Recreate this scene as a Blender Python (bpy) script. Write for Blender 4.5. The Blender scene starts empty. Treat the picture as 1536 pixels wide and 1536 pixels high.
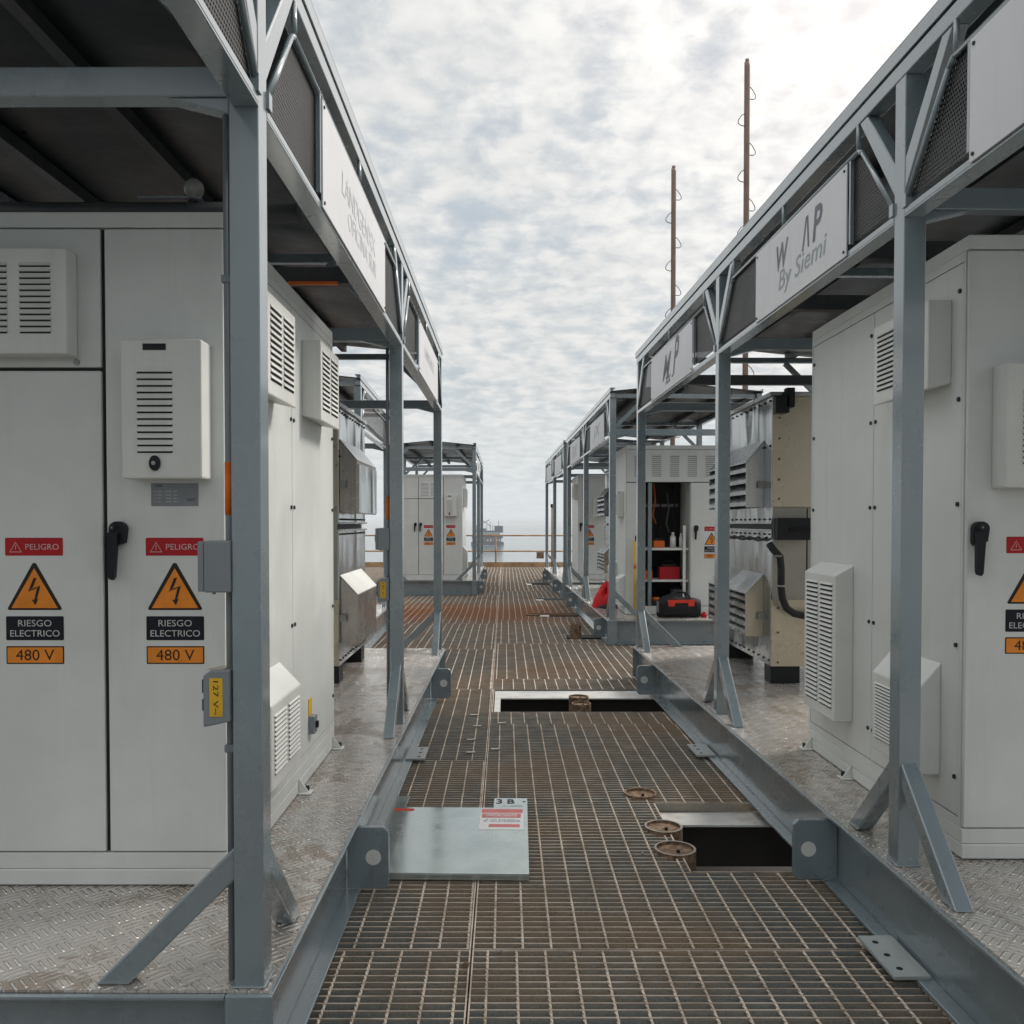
import bpy, bmesh, math, random
from mathutils import Vector, Matrix
random.seed(7)
R = math.radians
S = bpy.context.scene
COL = S.collection

# ------------------------------------------------------------------ camera, world, sun, exposure
cam_d = bpy.data.cameras.new('camera')
cam = bpy.data.objects.new('camera', cam_d); COL.objects.link(cam)
cam_d.sensor_width = 36.0
cam_d.lens = 36.0 * 1310 / 1536
cam.location = (0, 0, 1.49)
cam.rotation_euler = (R(90 - 1.3), 0, 0)
cam_d.shift_x = 11 / 1536
cam_d.shift_y = 46 / 1536
cam_d.clip_start = 0.05
cam_d.clip_end = 60000
S.camera = cam

SUN_EL, SUN_AZ = 43, 58          # azimuth measured from +Y towards +X
W = bpy.data.worlds.new('World'); S.world = W; W.use_nodes = True
sun_d = bpy.data.lights.new('sun', 'SUN'); sun_d.energy = 2.8; sun_d.angle = R(15); sun_d.color = (1.0, 0.945, 0.88)
sun = bpy.data.objects.new('sun', sun_d); COL.objects.link(sun)
sv = Vector((math.sin(R(SUN_AZ)) * math.cos(R(SUN_EL)), math.cos(R(SUN_AZ)) * math.cos(R(SUN_EL)), math.sin(R(SUN_EL))))
sun.rotation_euler = sv.to_track_quat('Z', 'Y').to_euler()
sun.location = (6, 8, 12)
S.view_settings.view_transform = 'Standard'
S.view_settings.look = 'None'
S.view_settings.exposure = 0.0
S.view_settings.gamma = 1.0


class N:
    """small node-graph helper"""
    def __init__(self, tree):
        self.t = tree; self.n = tree.nodes; self.l = tree.links
    def new(self, typ, **kw):
        nd = self.n.new(typ)
        for k, v in kw.items(): setattr(nd, k, v)
        return nd
    def set(self, sock, v):
        if isinstance(v, bpy.types.NodeSocket): self.l.new(v, sock)
        else: sock.default_value = v
    def math(self, op, a, b=0.0, c=None, clamp=False):
        nd = self.new('ShaderNodeMath', operation=op); nd.use_clamp = clamp
        self.set(nd.inputs[0], a); self.set(nd.inputs[1], b)
        if c is not None: self.set(nd.inputs[2], c)
        return nd.outputs[0]
    def noise(self, vec, scale, detail=4, rough=0.55, dist=0.0):
        nd = self.new('ShaderNodeTexNoise')
        if vec is not None: self.l.new(vec, nd.inputs['Vector'])
        nd.inputs['Scale'].default_value = scale; nd.inputs['Detail'].default_value = detail
        nd.inputs['Roughness'].default_value = rough; nd.inputs['Distortion'].default_value = dist
        return nd.outputs['Fac']
    def map(self, v, a, b, c=0.0, d=1.0, smooth=True):
        nd = self.new('ShaderNodeMapRange'); nd.interpolation_type = 'SMOOTHSTEP' if smooth else 'LINEAR'
        nd.clamp = True
        self.set(nd.inputs['Value'], v)
        for k, x in (('From Min', a), ('From Max', b), ('To Min', c), ('To Max', d)): self.set(nd.inputs[k], x)
        return nd.outputs['Result']
    def mix(self, f, a, b, blend='MIX'):
        nd = self.new('ShaderNodeMix', data_type='RGBA', blend_type=blend)
        self.set(nd.inputs[0], f); self.set(nd.inputs[6], a); self.set(nd.inputs[7], b)
        return nd.outputs[2]
    def sep(self, v):
        nd = self.new('ShaderNodeSeparateXYZ'); self.l.new(v, nd.inputs[0]); return nd.outputs
    def comb(self, x, y, z):
        nd = self.new('ShaderNodeCombineXYZ')
        for i, v in enumerate((x, y, z)): self.set(nd.inputs[i], v)
        return nd.outputs[0]
    def bump(self, h, strength=0.3, dist=0.01):
        nd = self.new('ShaderNodeBump'); nd.inputs['Strength'].default_value = strength
        nd.inputs['Distance'].default_value = dist; self.l.new(h, nd.inputs['Height']); return nd.outputs['Normal']


def c4(c): return (c[0], c[1], c[2], 1.0)

# sky: nishita seen through the gaps of a broken altocumulus layer
w = N(W.node_tree)
for nd in list(w.n): w.n.remove(nd)
out = w.new('ShaderNodeOutputWorld'); bg = w.new('ShaderNodeBackground'); bg.inputs['Strength'].default_value = 0.1
w.l.new(bg.outputs[0], out.inputs[0])
sky = w.new('ShaderNodeTexSky', sky_type='NISHITA'); sky.sun_disc = False
sky.sun_elevation = R(SUN_EL); sky.sun_rotation = R(SUN_AZ); sky.dust_density = 2.5; sky.air_density = 1.2
tc = w.new('ShaderNodeTexCoord'); dx, dy, dz = w.sep(tc.outputs['Generated'])
dzc = w.math('MAXIMUM', dz, 0.0)
den = w.math('ADD', dzc, 0.2)
pv = w.comb(w.math('DIVIDE', dx, den), w.math('DIVIDE', dy, den), 0.0)
n1 = w.noise(pv, 2.9, 6, 0.6, 0.2)
n2 = w.noise(pv, 11.0, 6, 0.55, 0.2)
n3 = w.noise(pv, 17.0, 6, 0.6, 0.2)
cl = w.math('ADD', w.math('ADD', w.math('MULTIPLY', n1, 0.50), w.math('MULTIPLY', n2, 0.34)), w.math('MULTIPLY', n3, 0.16))
# direction towards the veiled sun
dot = w.math('ADD', w.math('ADD', w.math('MULTIPLY', dx, sv.x), w.math('MULTIPLY', dy, sv.y)), w.math('MULTIPLY', dz, sv.z))
glow = w.map(dot, 0.55, 1.0, 0.0, 1.0)
cov = w.map(cl, w.math('SUBTRACT', 0.335, w.math('MULTIPLY', glow, 0.14)), w.math('SUBTRACT', 0.555, w.math('MULTIPLY', glow, 0.14)), 0.0, 1.0)
shade = w.map(w.math('ADD', n2, w.math('MULTIPLY', n3, 0.5)), 0.42, 1.0, 0.0, 1.0)
bright = w.mix(glow, c4((8.5, 8.5, 8.3)), c4((14.0, 13.6, 13.0)))
dark = w.mix(glow, c4((6.1, 6.4, 6.6)), c4((10.0, 9.4, 9.3)))
cloud = w.mix(shade, dark, bright)
gapc = w.mix(0.78, sky.outputs[0], c4((5.7, 6.3, 6.75)))
skyc = w.mix(cov, gapc, cloud)
hz = w.map(dz, 0.0, 0.16, 1.0, 0.0)
skyc = w.mix(w.math('MULTIPLY', hz, 0.85), skyc, c4((7.3, 7.8, 8.0)))
back = w.math('ADD', w.map(dot, -0.55, 0.35, 0.68, 1.0), w.map(dz, 0.52, 0.85, 0.0, 0.75))  # dimmer opposite the sun; zenith out of view brightened as added fill light
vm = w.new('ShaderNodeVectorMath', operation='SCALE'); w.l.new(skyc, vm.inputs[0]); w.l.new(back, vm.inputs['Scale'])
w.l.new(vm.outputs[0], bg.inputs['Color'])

# ------------------------------------------------------------------ materials
def mat(name, fn):
    m = bpy.data.materials.new(name); m.use_nodes = True
    g = N(m.node_tree); b = g.n['Principled BSDF']
    fn(g, b); return m


def P(b, **kw):
    for k, v in kw.items(): b.inputs[k].default_value = v


def obj_co(g): return g.new('ShaderNodeTexCoord').outputs['Object']
def wpos(g): return g.new('ShaderNodeNewGeometry').outputs['Position']


def painted(name, col, rough=0.45, var=0.12, dirt=(0.2, 0.17, 0.13), dirt_amt=0.25, metal=0.0, scale=3.0, streak=True, grain=0.02):
    def f(g, b):
        co = wpos(g); x, y, z = g.sep(co)
        a = g.noise(co, scale, 5, 0.6)
        sv_ = g.comb(g.math('MULTIPLY', x, 9), g.math('MULTIPLY', y, 9), g.math('MULTIPLY', z, 0.7))
        st = g.noise(sv_, 1.4, 4, 0.65) if streak else g.noise(co, 9, 4)
        d = g.math('MULTIPLY', g.map(st, 0.48, 0.82), dirt_amt)
        lo = tuple(c * (1 - var) for c in col); hi = tuple(min(1, c * (1 + var)) for c in col)
        base = g.mix(g.map(a, 0.3, 0.7), c4(lo), c4(hi))
        base = g.mix(d, base, c4(dirt))
        g.l.new(base, b.inputs['Base Color'])
        fine = g.noise(co, 180, 2, 0.5)
        g.l.new(g.map(a, 0.2, 0.8, rough - 0.08, rough + 0.12), b.inputs['Roughness'])
        P(b, Metallic=metal)
        if grain: g.l.new(g.bump(fine, 0.12, grain * 0.1), b.inputs['Normal'])
    return mat(name, f)


def plain(name, col, rough=0.5, metal=0.0, spec=0.3):
    def f(g, b):
        co = wpos(g); a = g.noise(co, 14, 4, 0.6)
        base = g.mix(g.map(a, 0.25, 0.75), c4(tuple(c * 0.86 for c in col)), c4(tuple(min(1, c * 1.1) for c in col)))
        g.l.new(base, b.inputs['Base Color']); P(b, Roughness=rough, Metallic=metal, **{'Specular IOR Level': spec})
    return mat(name, f)


M = {}
def frame_mat(g, b):
    co = wpos(g); x, y, z = g.sep(co)
    a = g.noise(co, 2.2, 6, 0.62)
    st = g.noise(g.comb(g.math('MULTIPLY', x, 14), g.math('MULTIPLY', y, 14), g.math('MULTIPLY', z, 1.2)), 1.3, 5, 0.65)
    base = g.mix(g.map(a, 0.15, 0.85), c4((0.145, 0.187, 0.21)), c4((0.20, 0.247, 0.27)))
    base = g.mix(g.math('MULTIPLY', g.map(st, 0.5, 0.9), 0.3), base, c4((0.30, 0.29, 0.26)))
    rn = g.noise(co, 11, 6, 0.7)
    base = g.mix(g.map(rn, 0.78, 0.81), base, c4((0.20, 0.11, 0.06)))
    g.l.new(base, b.inputs['Base Color'])
    g.l.new(g.map(a, 0.2, 0.8, 0.2, 0.36), b.inputs['Roughness']); P(b, **{'Specular IOR Level': 0.6, 'Coat Weight': 1.0, 'Coat Roughness': 0.14, 'Coat IOR': 1.65})
    g.l.new(g.bump(g.noise(co, 60, 3, 0.5), 0.1, 0.003), b.inputs['Normal'])
M['frame'] = mat('grey_blue_paint', frame_mat)
M['cab'] = painted('light_grey_cabinet_paint', (0.63, 0.65, 0.63), 0.40, 0.05, (0.42, 0.40, 0.35), 0.22)
M['cab2'] = painted('pale_grey_vent_paint', (0.66, 0.67, 0.64), 0.42, 0.05, (0.42, 0.39, 0.33), 0.2)
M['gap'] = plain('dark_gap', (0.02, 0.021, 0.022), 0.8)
M['black'] = plain('black_plastic', (0.008, 0.009, 0.012), 0.5)
M['blackrub'] = plain('black_rubber', (0.02, 0.02, 0.021), 0.65)
M['red'] = plain('red_label', (0.42, 0.008, 0.016), 0.45)
M['orange'] = plain('orange_label', (0.78, 0.25, 0.025), 0.45)
M['tape'] = plain('orange_tape', (0.72, 0.15, 0.02), 0.5)
M['navy'] = plain('navy_label', (0.006, 0.008, 0.015), 0.6)
M['ink'] = plain('dark_ink', (0.02, 0.015, 0.012), 0.5)
M['pale'] = plain('pale_ink', (0.55, 0.55, 0.55), 0.5)
M['pinkink'] = plain('pale_red_ink', (0.62, 0.42, 0.40), 0.5)
M['plred'] = plain('faded_red_print', (0.55, 0.16, 0.15), 0.5)
M['yellow'] = plain('yellow_label', (0.66, 0.40, 0.03), 0.5)
M['sign'] = painted('white_sign_board', (0.66, 0.665, 0.68), 0.38, 0.03, (0.4, 0.39, 0.38), 0.18)
M['signink'] = plain('grey_violet_ink', (0.17, 0.165, 0.20), 0.5)
M['signink2'] = plain('faint_grey_ink', (0.33, 0.36, 0.40), 0.5)
M['signink3'] = plain('very_faint_ink', (0.61, 0.612, 0.63), 0.5)
M['silver'] = plain('silver_label', (0.20, 0.215, 0.23), 0.35, 0.3)
M['steel'] = plain('bolt_steel', (0.30, 0.30, 0.29), 0.4, 0.8)
M['boltdark'] = plain('dark_bolt', (0.03, 0.032, 0.035), 0.5, 0.3)
M['shoe'] = painted('pale_shoe_paint', (0.38, 0.41, 0.41), 0.4, 0.08)
M['bartop'] = None
M['whitebeam'] = painted('white_beam_paint', (0.55, 0.55, 0.53), 0.5, 0.12, (0.25, 0.13, 0.06), 0.5, streak=False)
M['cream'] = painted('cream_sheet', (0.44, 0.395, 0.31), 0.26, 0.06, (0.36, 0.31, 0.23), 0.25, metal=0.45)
M['recess'] = painted('grey_recess_sheet', (0.32, 0.31, 0.27), 0.45, 0.12, metal=0.2)  # darker grey of the recessed panels
M['mast'] = painted('brown_mast_paint', (0.30, 0.21, 0.17), 0.6, 0.15)
M['wire'] = plain('grey_wire', (0.20, 0.17, 0.15), 0.5, 0.4)
M['rail'] = painted('rusty_rail', (0.40, 0.25, 0.13), 0.7, 0.3, (0.4, 0.33, 0.28), 0.5)
M['boxgrey'] = painted('grey_box_paint', (0.19, 0.215, 0.235), 0.45, 0.06)
M['bag'] = plain('black_nylon', (0.012, 0.012, 0.014), 0.7)
M['bagred'] = plain('red_nylon', (0.60, 0.045, 0.025), 0.6)
M['cloth'] = plain('red_cloth', (0.55, 0.02, 0.025), 0.75)
M['zinc'] = plain('zinc_clip', (0.40, 0.38, 0.34), 0.4, 0.4)
M['hull'] = plain('grey_hull', (0.10, 0.13, 0.17), 0.6)
M['hullorange'] = plain('orange_deck', (0.45, 0.16, 0.06), 0.6)
M['hullwhite'] = plain('white_deck', (0.6, 0.6, 0.58), 0.6)
M['lamp'] = plain('lamp_glass', (0.22, 0.22, 0.21), 0.2)
M['jar'] = plain('white_bottle', (0.7, 0.7, 0.68), 0.4)


def stainless(g, b):
    co = wpos(g); x, y, z = g.sep(co)
    a = g.noise(g.comb(x, g.math('MULTIPLY', y, 1.5), g.math('MULTIPLY', z, 0.5)), 1.7, 1, 0.3, 0.4)
    st = g.noise(g.comb(g.math('MULTIPLY', x, 6), g.math('MULTIPLY', y, 6), g.math('MULTIPLY', z, 0.8)), 1.0, 3, 0.5)
    base = g.mix(g.map(st, 0.35, 0.75), c4((0.40, 0.42, 0.425)), c4((0.54, 0.55, 0.55)))
    g.l.new(base, b.inputs['Base Color'])
    g.l.new(g.map(st, 0.3, 0.7, 0.11, 0.22), b.inputs['Roughness'])
    P(b, Metallic=0.95)
    g.l.new(g.bump(a, 0.4, 0.12), b.inputs['Normal'])
M['stainless'] = mat('stainless_sheet', stainless)
M['hood'] = painted('brushed_hood_steel', (0.46, 0.475, 0.48), 0.24, 0.1, (0.2, 0.17, 0.14), 0.5, metal=0.8)
M['hoodbrown'] = painted('stained_hood_steel', (0.42, 0.395, 0.37), 0.24, 0.12, (0.18, 0.14, 0.11), 0.4, metal=0.85)


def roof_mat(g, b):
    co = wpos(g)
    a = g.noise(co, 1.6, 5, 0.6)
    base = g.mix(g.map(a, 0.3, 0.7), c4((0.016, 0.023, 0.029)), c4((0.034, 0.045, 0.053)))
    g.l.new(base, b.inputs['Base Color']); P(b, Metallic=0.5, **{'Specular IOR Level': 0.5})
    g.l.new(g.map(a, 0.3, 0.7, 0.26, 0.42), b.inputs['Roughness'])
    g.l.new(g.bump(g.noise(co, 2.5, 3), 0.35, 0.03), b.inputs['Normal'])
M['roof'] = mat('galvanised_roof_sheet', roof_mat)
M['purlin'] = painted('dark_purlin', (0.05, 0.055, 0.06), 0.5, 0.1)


def tread(g, b):
    co = obj_co(g); x, y, z = g.sep(co)
    c = 0.066
    A = g.math('MULTIPLY', g.math('ADD', x, y), 0.7071 / c); B = g.math('MULTIPLY', g.math('SUBTRACT', x, y), 0.7071 / c)
    par = g.math('FLOORED_MODULO', g.math('ADD', g.math('FLOOR', A), g.math('FLOOR', B)), 2.0)
    fa = g.math('FRACT', A); fb = g.math('FRACT', B)
    t = g.math('ADD', g.math('MULTIPLY', fa, par), g.math('MULTIPLY', fb, g.math('SUBTRACT', 1.0, par)))
    l = g.math('ADD', g.math('MULTIPLY', fb, par), g.math('MULTIPLY', fa, g.math('SUBTRACT', 1.0, par)))
    stripe = g.map(g.math('COSINE', g.math('MULTIPLY', g.math('SUBTRACT', t, 0.5), 2 * math.pi * 3)), 0.15, 0.9)
    inner = g.map(g.math('ABSOLUTE', g.math('SUBTRACT', t, 0.5)), 0.44, 0.50, 1.0, 0.0)
    msk = g.map(g.math('ABSOLUTE', g.math('SUBTRACT', l, 0.5)), 0.32, 0.46, 1.0, 0.0)
    h = g.math('MULTIPLY', g.math('MULTIPLY', stripe, msk), inner)
    wp = wpos(g)
    big = g.noise(wp, 1.3, 6, 0.62, 0.7); mid = g.noise(wp, 5.0, 6, 0.65, 0.9); fine = g.noise(wp, 45, 3, 0.6)
    base = g.mix(g.map(big, 0.35, 0.65), c4((0.50, 0.485, 0.465)), c4((0.64, 0.595, 0.55)))
    base = g.mix(g.map(mid, 0.52, 0.66, 0.0, 0.7), base, c4((0.38, 0.31, 0.255)))
    stn = g.noise(wp, 2.1, 7, 0.6, 1.6)
    base = g.mix(g.map(stn, 0.56, 0.585, 0.0, 0.6), base, c4((0.27, 0.205, 0.15)))
    base = g.mix(g.map(fine, 0.55, 0.75, 0.0, 0.4), base, c4((0.17, 0.14, 0.12)))
    wear = g.map(g.noise(wp, 3.2, 5, 0.65, 0.5), 0.36, 0.62, 0.12, 0.95)
    base = g.mix(g.math('MULTIPLY', h, wear), base, c4((0.80, 0.78, 0.75)))  # reflections on the raised bars put into their colour, patchy with wear
    g.l.new(base, b.inputs['Base Color'])
    rg = g.map(mid, 0.35, 0.7, 0.16, 0.34)
    g.l.new(g.math('SUBTRACT', rg, g.math('MULTIPLY', h, 0.12)), b.inputs['Roughness'])
    P(b, Metallic=0.6)
    hh = g.math('ADD', g.math('MULTIPLY', h, g.math('ADD', 0.35, g.math('MULTIPLY', wear, 0.65))), g.math('MULTIPLY', mid, 0.2))
    g.l.new(g.bump(hh, 1.0, 0.011), b.inputs['Normal'])
M['tread'] = mat('tread_plate', tread)


def grating(top, k=1.0):
    def f(g, b):
        co = wpos(g); x, y, z = g.sep(co)
        big = g.noise(g.comb(g.math('MULTIPLY', x, 0.8), y, 0.0), 0.9, 4, 0.6, 0.4)
        mid = g.noise(co, 7, 5, 0.65)
        fine = g.noise(co, 90, 3, 0.6)
        if top:
            base = g.mix(g.map(mid, 0.3, 0.7), c4((0.40 * k, 0.32 * k, 0.25 * k)), c4((0.72 * k, 0.62 * k, 0.52 * k)))
            base = g.mix(g.map(big, 0.55, 0.7, 0.0, 0.5), base, c4((0.30, 0.15, 0.07)))
            band = g.math('MULTIPLY', g.map(g.math('ABSOLUTE', g.math('SUBTRACT', g.math('ADD', y, g.math('MULTIPLY', g.noise(co, 0.8, 4, 0.6), 3.0)), 16.1)), 0.3, 2.4, 1.0, 0.0), g.map(x, 0.4, 1.3, 1.0, 0.25))
            base = g.mix(g.math('MULTIPLY', band, 0.75), base, c4((0.34, 0.14, 0.055)))
        else:
            base = g.mix(g.map(big, 0.38, 0.62), c4((0.25, 0.275, 0.27)), c4((0.43, 0.325, 0.225)))
            band = g.math('MULTIPLY', g.map(g.math('ABSOLUTE', g.math('SUBTRACT', g.math('ADD', y, g.math('MULTIPLY', g.noise(co, 0.8, 4, 0.6), 3.0)), 16.1)), 0.3, 2.4, 1.0, 0.0), g.map(x, 0.4, 1.3, 1.0, 0.25))
            base = g.mix(g.math('MULTIPLY', band, g.map(mid, 0.25, 0.6, 0.6, 1.0)), base, c4((0.46, 0.17, 0.06)))
            base = g.mix(g.map(mid, 0.58, 0.75, 0.0, 0.6), base, c4((0.30, 0.38, 0.38)))
            base = g.mix(g.map(fine, 0.52, 0.72, 0.0, 0.6), base, c4((0.46, 0.39, 0.30)))
            base = g.mix(g.map(g.noise(co, 160, 2, 0.6), 0.5, 0.7, 0.0, 0.5), base, c4((0.10, 0.11, 0.11)))
        g.l.new(base, b.inputs['Base Color'])
        P(b, Metallic=0.15, Roughness=0.6)
        g.l.new(g.bump(fine, 0.3, 0.002), b.inputs['Normal'])
    return f
M['bar'] = mat('grating_bar_steel', grating(False))
M['rod'] = mat('grating_rod_steel', grating(True))


M['bartop'] = mat('worn_bar_edge', grating(True, 0.62))


def rust(g, b):
    co = wpos(g)
    a = g.noise(co, 30, 6, 0.7)
    base = g.mix(g.map(a, 0.35, 0.65), c4((0.10, 0.06, 0.04)), c4((0.30, 0.20, 0.125)))
    g.l.new(base, b.inputs['Base Color']); P(b, Roughness=0.85)
    g.l.new(g.bump(a, 0.6, 0.006), b.inputs['Normal'])
M['rust'] = mat('flaking_rust', rust)


def plate_mat(g, b):
    co = wpos(g)
    a = g.noise(co, 5, 6, 0.65); f_ = g.noise(co, 60, 4, 0.65)
    base = g.mix(g.map(a, 0.3, 0.7), c4((0.40, 0.455, 0.445)), c4((0.50, 0.555, 0.54)))
    base = g.mix(g.map(f_, 0.64, 0.74, 0.0, 0.6), base, c4((0.25, 0.27, 0.26)))
    g.l.new(base, b.inputs['Base Color']); g.l.new(g.map(a, 0.3, 0.7, 0.1, 0.2), b.inputs['Roughness']); P(b, Metallic=0.65)
M['plate'] = mat('pale_green_grey_panel_paint', plate_mat)


def perf(g, b):
    co = obj_co(g); x, y, z = g.sep(co)
    p = 0.014
    gz = g.math('DIVIDE', z, p); row = g.math('FLOOR', gz)
    gy = g.math('ADD', g.math('DIVIDE', y, p), g.math('MULTIPLY', row, 0.5))
    fy = g.math('SUBTRACT', g.math('FRACT', gy), 0.5); fz = g.math('SUBTRACT', g.math('FRACT', gz), 0.5)
    r2 = g.math('ADD', g.math('MULTIPLY', fy, fy), g.math('MULTIPLY', fz, fz))
    hole = g.math('LESS_THAN', r2, 0.11)
    a = g.noise(co, 3, 5, 0.6)
    base = g.mix(g.map(a, 0.3, 0.7), c4((0.022, 0.022, 0.022)), c4((0.055, 0.051, 0.046)))
    g.l.new(base, b.inputs['Base Color']); P(b, Roughness=0.45, Metallic=0.4)
    tr = g.new('ShaderNodeBsdfTransparent'); mx = g.new('ShaderNodeMixShader')
    g.l.new(hole, mx.inputs[0]); g.l.new(b.outputs[0], mx.inputs[1]); g.l.new(tr.outputs[0], mx.inputs[2])
    o = [n for n in g.n if n.type == 'OUTPUT_MATERIAL'][0]; g.l.new(mx.outputs[0], o.inputs[0])
M['perf'] = mat('perforated_mesh', perf)


def sea_mat(g, b):
    co = wpos(g)
    a = g.noise(co, 0.05, 6, 0.6); c = g.noise(co, 0.006, 4, 0.6)
    base = g.mix(g.map(c, 0.3, 0.7), c4((0.10, 0.135, 0.145)), c4((0.13, 0.165, 0.175)))
    g.l.new(base, b.inputs['Base Color']); P(b, Roughness=0.12, IOR=1.33)
    g.l.new(g.bump(a, 0.2, 2.0), b.inputs['Normal'])
M['sea'] = mat('sea_water', sea_mat)
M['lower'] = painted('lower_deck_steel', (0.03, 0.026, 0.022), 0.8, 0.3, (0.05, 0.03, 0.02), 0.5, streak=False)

# ------------------------------------------------------------------ mesh builder
class MB:
    def __init__(self): self.v = []; self.f = []; self.mi = []; self.sm = []; self.mats = []
    def m(self, name):
        if name not in self.mats: self.mats.append(name)
        return self.mats.index(name)
    def add(self, vs, fs, mt, smooth=False):
        o = len(self.v); self.v += [tuple(p) for p in vs]; k = self.m(mt)
        for f in fs: self.f.append([o + i for i in f]); self.mi.append(k); self.sm.append(smooth)
        return self
    def box(self, x0, x1, y0, y1, z0, z1, mt):
        if x0 > x1: x0, x1 = x1, x0
        if y0 > y1: y0, y1 = y1, y0
        if z0 > z1: z0, z1 = z1, z0
        vs = [(x0, y0, z0), (x1, y0, z0), (x1, y1, z0), (x0, y1, z0), (x0, y0, z1), (x1, y0, z1), (x1, y1, z1), (x0, y1, z1)]
        return self.add(vs, [(0, 3, 2, 1), (4, 5, 6, 7), (0, 1, 5, 4), (1, 2, 6, 5), (2, 3, 7, 6), (3, 0, 4, 7)], mt)
    def bar(self, p0, p1, wd, ht, mt, up=(0, 0, 1)):
        """rectangular bar between two points"""
        p0 = Vector(p0); p1 = Vector(p1); d = (p1 - p0).normalized(); up = Vector(up)
        if abs(d.dot(up)) > 0.98: up = Vector((0, 1, 0))
        a = d.cross(up).normalized(); b_ = a.cross(d).normalized()
        vs = []
        for p in (p0, p1):
            for sa, sb in ((-1, -1), (1, -1), (1, 1), (-1, 1)): vs.append(p + a * sa * wd / 2 + b_ * sb * ht / 2)
        return self.add(vs, [(3, 2, 1, 0), (4, 5, 6, 7), (0, 1, 5, 4), (1, 2, 6, 5), (2, 3, 7, 6), (3, 0, 4, 7)], mt)
    def tube(self, pts, r, mt, n=10, caps=True):
        pts = [Vector(p) for p in pts]; rings = []; vs = []
        prev = None
        for i, p in enumerate(pts):
            d = (pts[min(i + 1, len(pts) - 1)] - pts[max(i - 1, 0)]).normalized()
            ref = Vector((0, 0, 1)) if abs(d.z) < 0.9 else Vector((1, 0, 0))
            a = d.cross(ref).normalized()
            if prev is not None:
                a = (prev - d * prev.dot(d)).normalized()
            prev = a
            b_ = d.cross(a).normalized()
            for k in range(n):
                t = 2 * math.pi * k / n
                vs.append(p + (a * math.cos(t) + b_ * math.sin(t)) * r)
        fs = []
        for i in range(len(pts) - 1):
            for k in range(n):
                fs.append((i * n + k, i * n + (k + 1) % n, (i + 1) * n + (k + 1) % n, (i + 1) * n + k))
        self.add(vs, fs, mt, True)
        if caps:
            o = len(self.v) - len(vs); kk = self.m(mt)
            for ring, rev in ((range(n), True), (range((len(pts) - 1) * n, len(pts) * n), False)):
                f = [o + i for i in ring]
                self.f.append(f[::-1] if rev else f); self.mi.append(kk); self.sm.append(False)
        return self
    def poly(self, pts, nrm, mt):
        """flat polygon extruded along nrm"""
        n = len(pts); nv = Vector(nrm); vs = [Vector(p) for p in pts] + [Vector(p) + nv for p in pts]
        fs = [tuple(range(n - 1, -1, -1)), tuple(range(n, 2 * n))] + [(i, (i + 1) % n, n + (i + 1) % n, n + i) for i in range(n)]
        return self.add(vs, fs, mt)
    def build(self, name, parent=None, bevel=0.0, seg=2, recalc=True):
        me = bpy.data.meshes.new(name); me.from_pydata(self.v, [], self.f)
        for k in self.mats: me.materials.append(M[k])
        for p, k, s_ in zip(me.polygons, self.mi, self.sm): p.material_index = k; p.use_smooth = s_
        if recalc:
            bm = bmesh.new(); bm.from_mesh(me); bmesh.ops.recalc_face_normals(bm, faces=bm.faces); bm.to_mesh(me); bm.free()
        me.update()
        o = bpy.data.objects.new(name, me); COL.objects.link(o)
        if parent is not None: o.parent = parent
        if bevel:
            md = o.modifiers.new('bevel', 'BEVEL'); md.width = bevel; md.segments = seg; md.limit_method = 'ANGLE'; md.angle_limit = R(40)
        return o


def thing(name, label, cat, loc=(0, 0, 0), rz=0.0, group=None):
    o = bpy.data.objects.new(name, None); COL.objects.link(o); o.empty_display_size = 0.1
    o.location = loc; o.rotation_euler = (0, 0, rz); o['label'] = label; o['category'] = cat
    if group: o['group'] = group
    return o


def tag(o, label, cat, group=None):
    o['label'] = label; o['category'] = cat
    if group: o['group'] = group
    return o


def struct(o, kind='structure'): o['kind'] = kind; return o


def copy_tree(o, parent=None):
    c = o.copy(); COL.objects.link(c); c.parent = parent
    for ch in list(o.children): copy_tree(ch, c)
    return c


_tcache = {}
def text_geo(s, shear=0.0, bold=0.0):
    k = (s, shear, bold)
    if k in _tcache: return _tcache[k]
    cu = bpy.data.curves.new('lettering_source', 'FONT'); cu.body = s; cu.shear = shear; cu.resolution_u = 3; cu.offset = bold
    o = bpy.data.objects.new('lettering_source', cu); COL.objects.link(o)
    dg = bpy.context.evaluated_depsgraph_get(); dg.update()
    me = bpy.data.meshes.new_from_object(o.evaluated_get(dg))
    vs = [(v.co.x, v.co.y) for v in me.vertices]; fs = [tuple(p.vertices) for p in me.polygons]
    bpy.data.objects.remove(o); bpy.data.curves.remove(cu); bpy.data.meshes.remove(me)
    x0 = min(v[0] for v in vs); x1 = max(v[0] for v in vs); y0 = min(v[1] for v in vs); y1 = max(v[1] for v in vs)
    vs = [((x - x0) / (x1 - x0), (y - y0) / (y1 - y0)) for x, y in vs]
    _tcache[k] = (vs, fs); return _tcache[k]


def add_text(mb, s, org, right, up, wd, ht, mt, shear=0.0, bold=0.0):
    """letters filling a wd x ht box whose lower-left corner is org"""
    vs, fs = text_geo(s, shear, bold); org = Vector(org); r = Vector(right).normalized(); u = Vector(up).normalized()
    mb.add([org + r * (x * wd) + u * (y * ht) for x, y in vs], fs, mt)
    return mb

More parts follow.
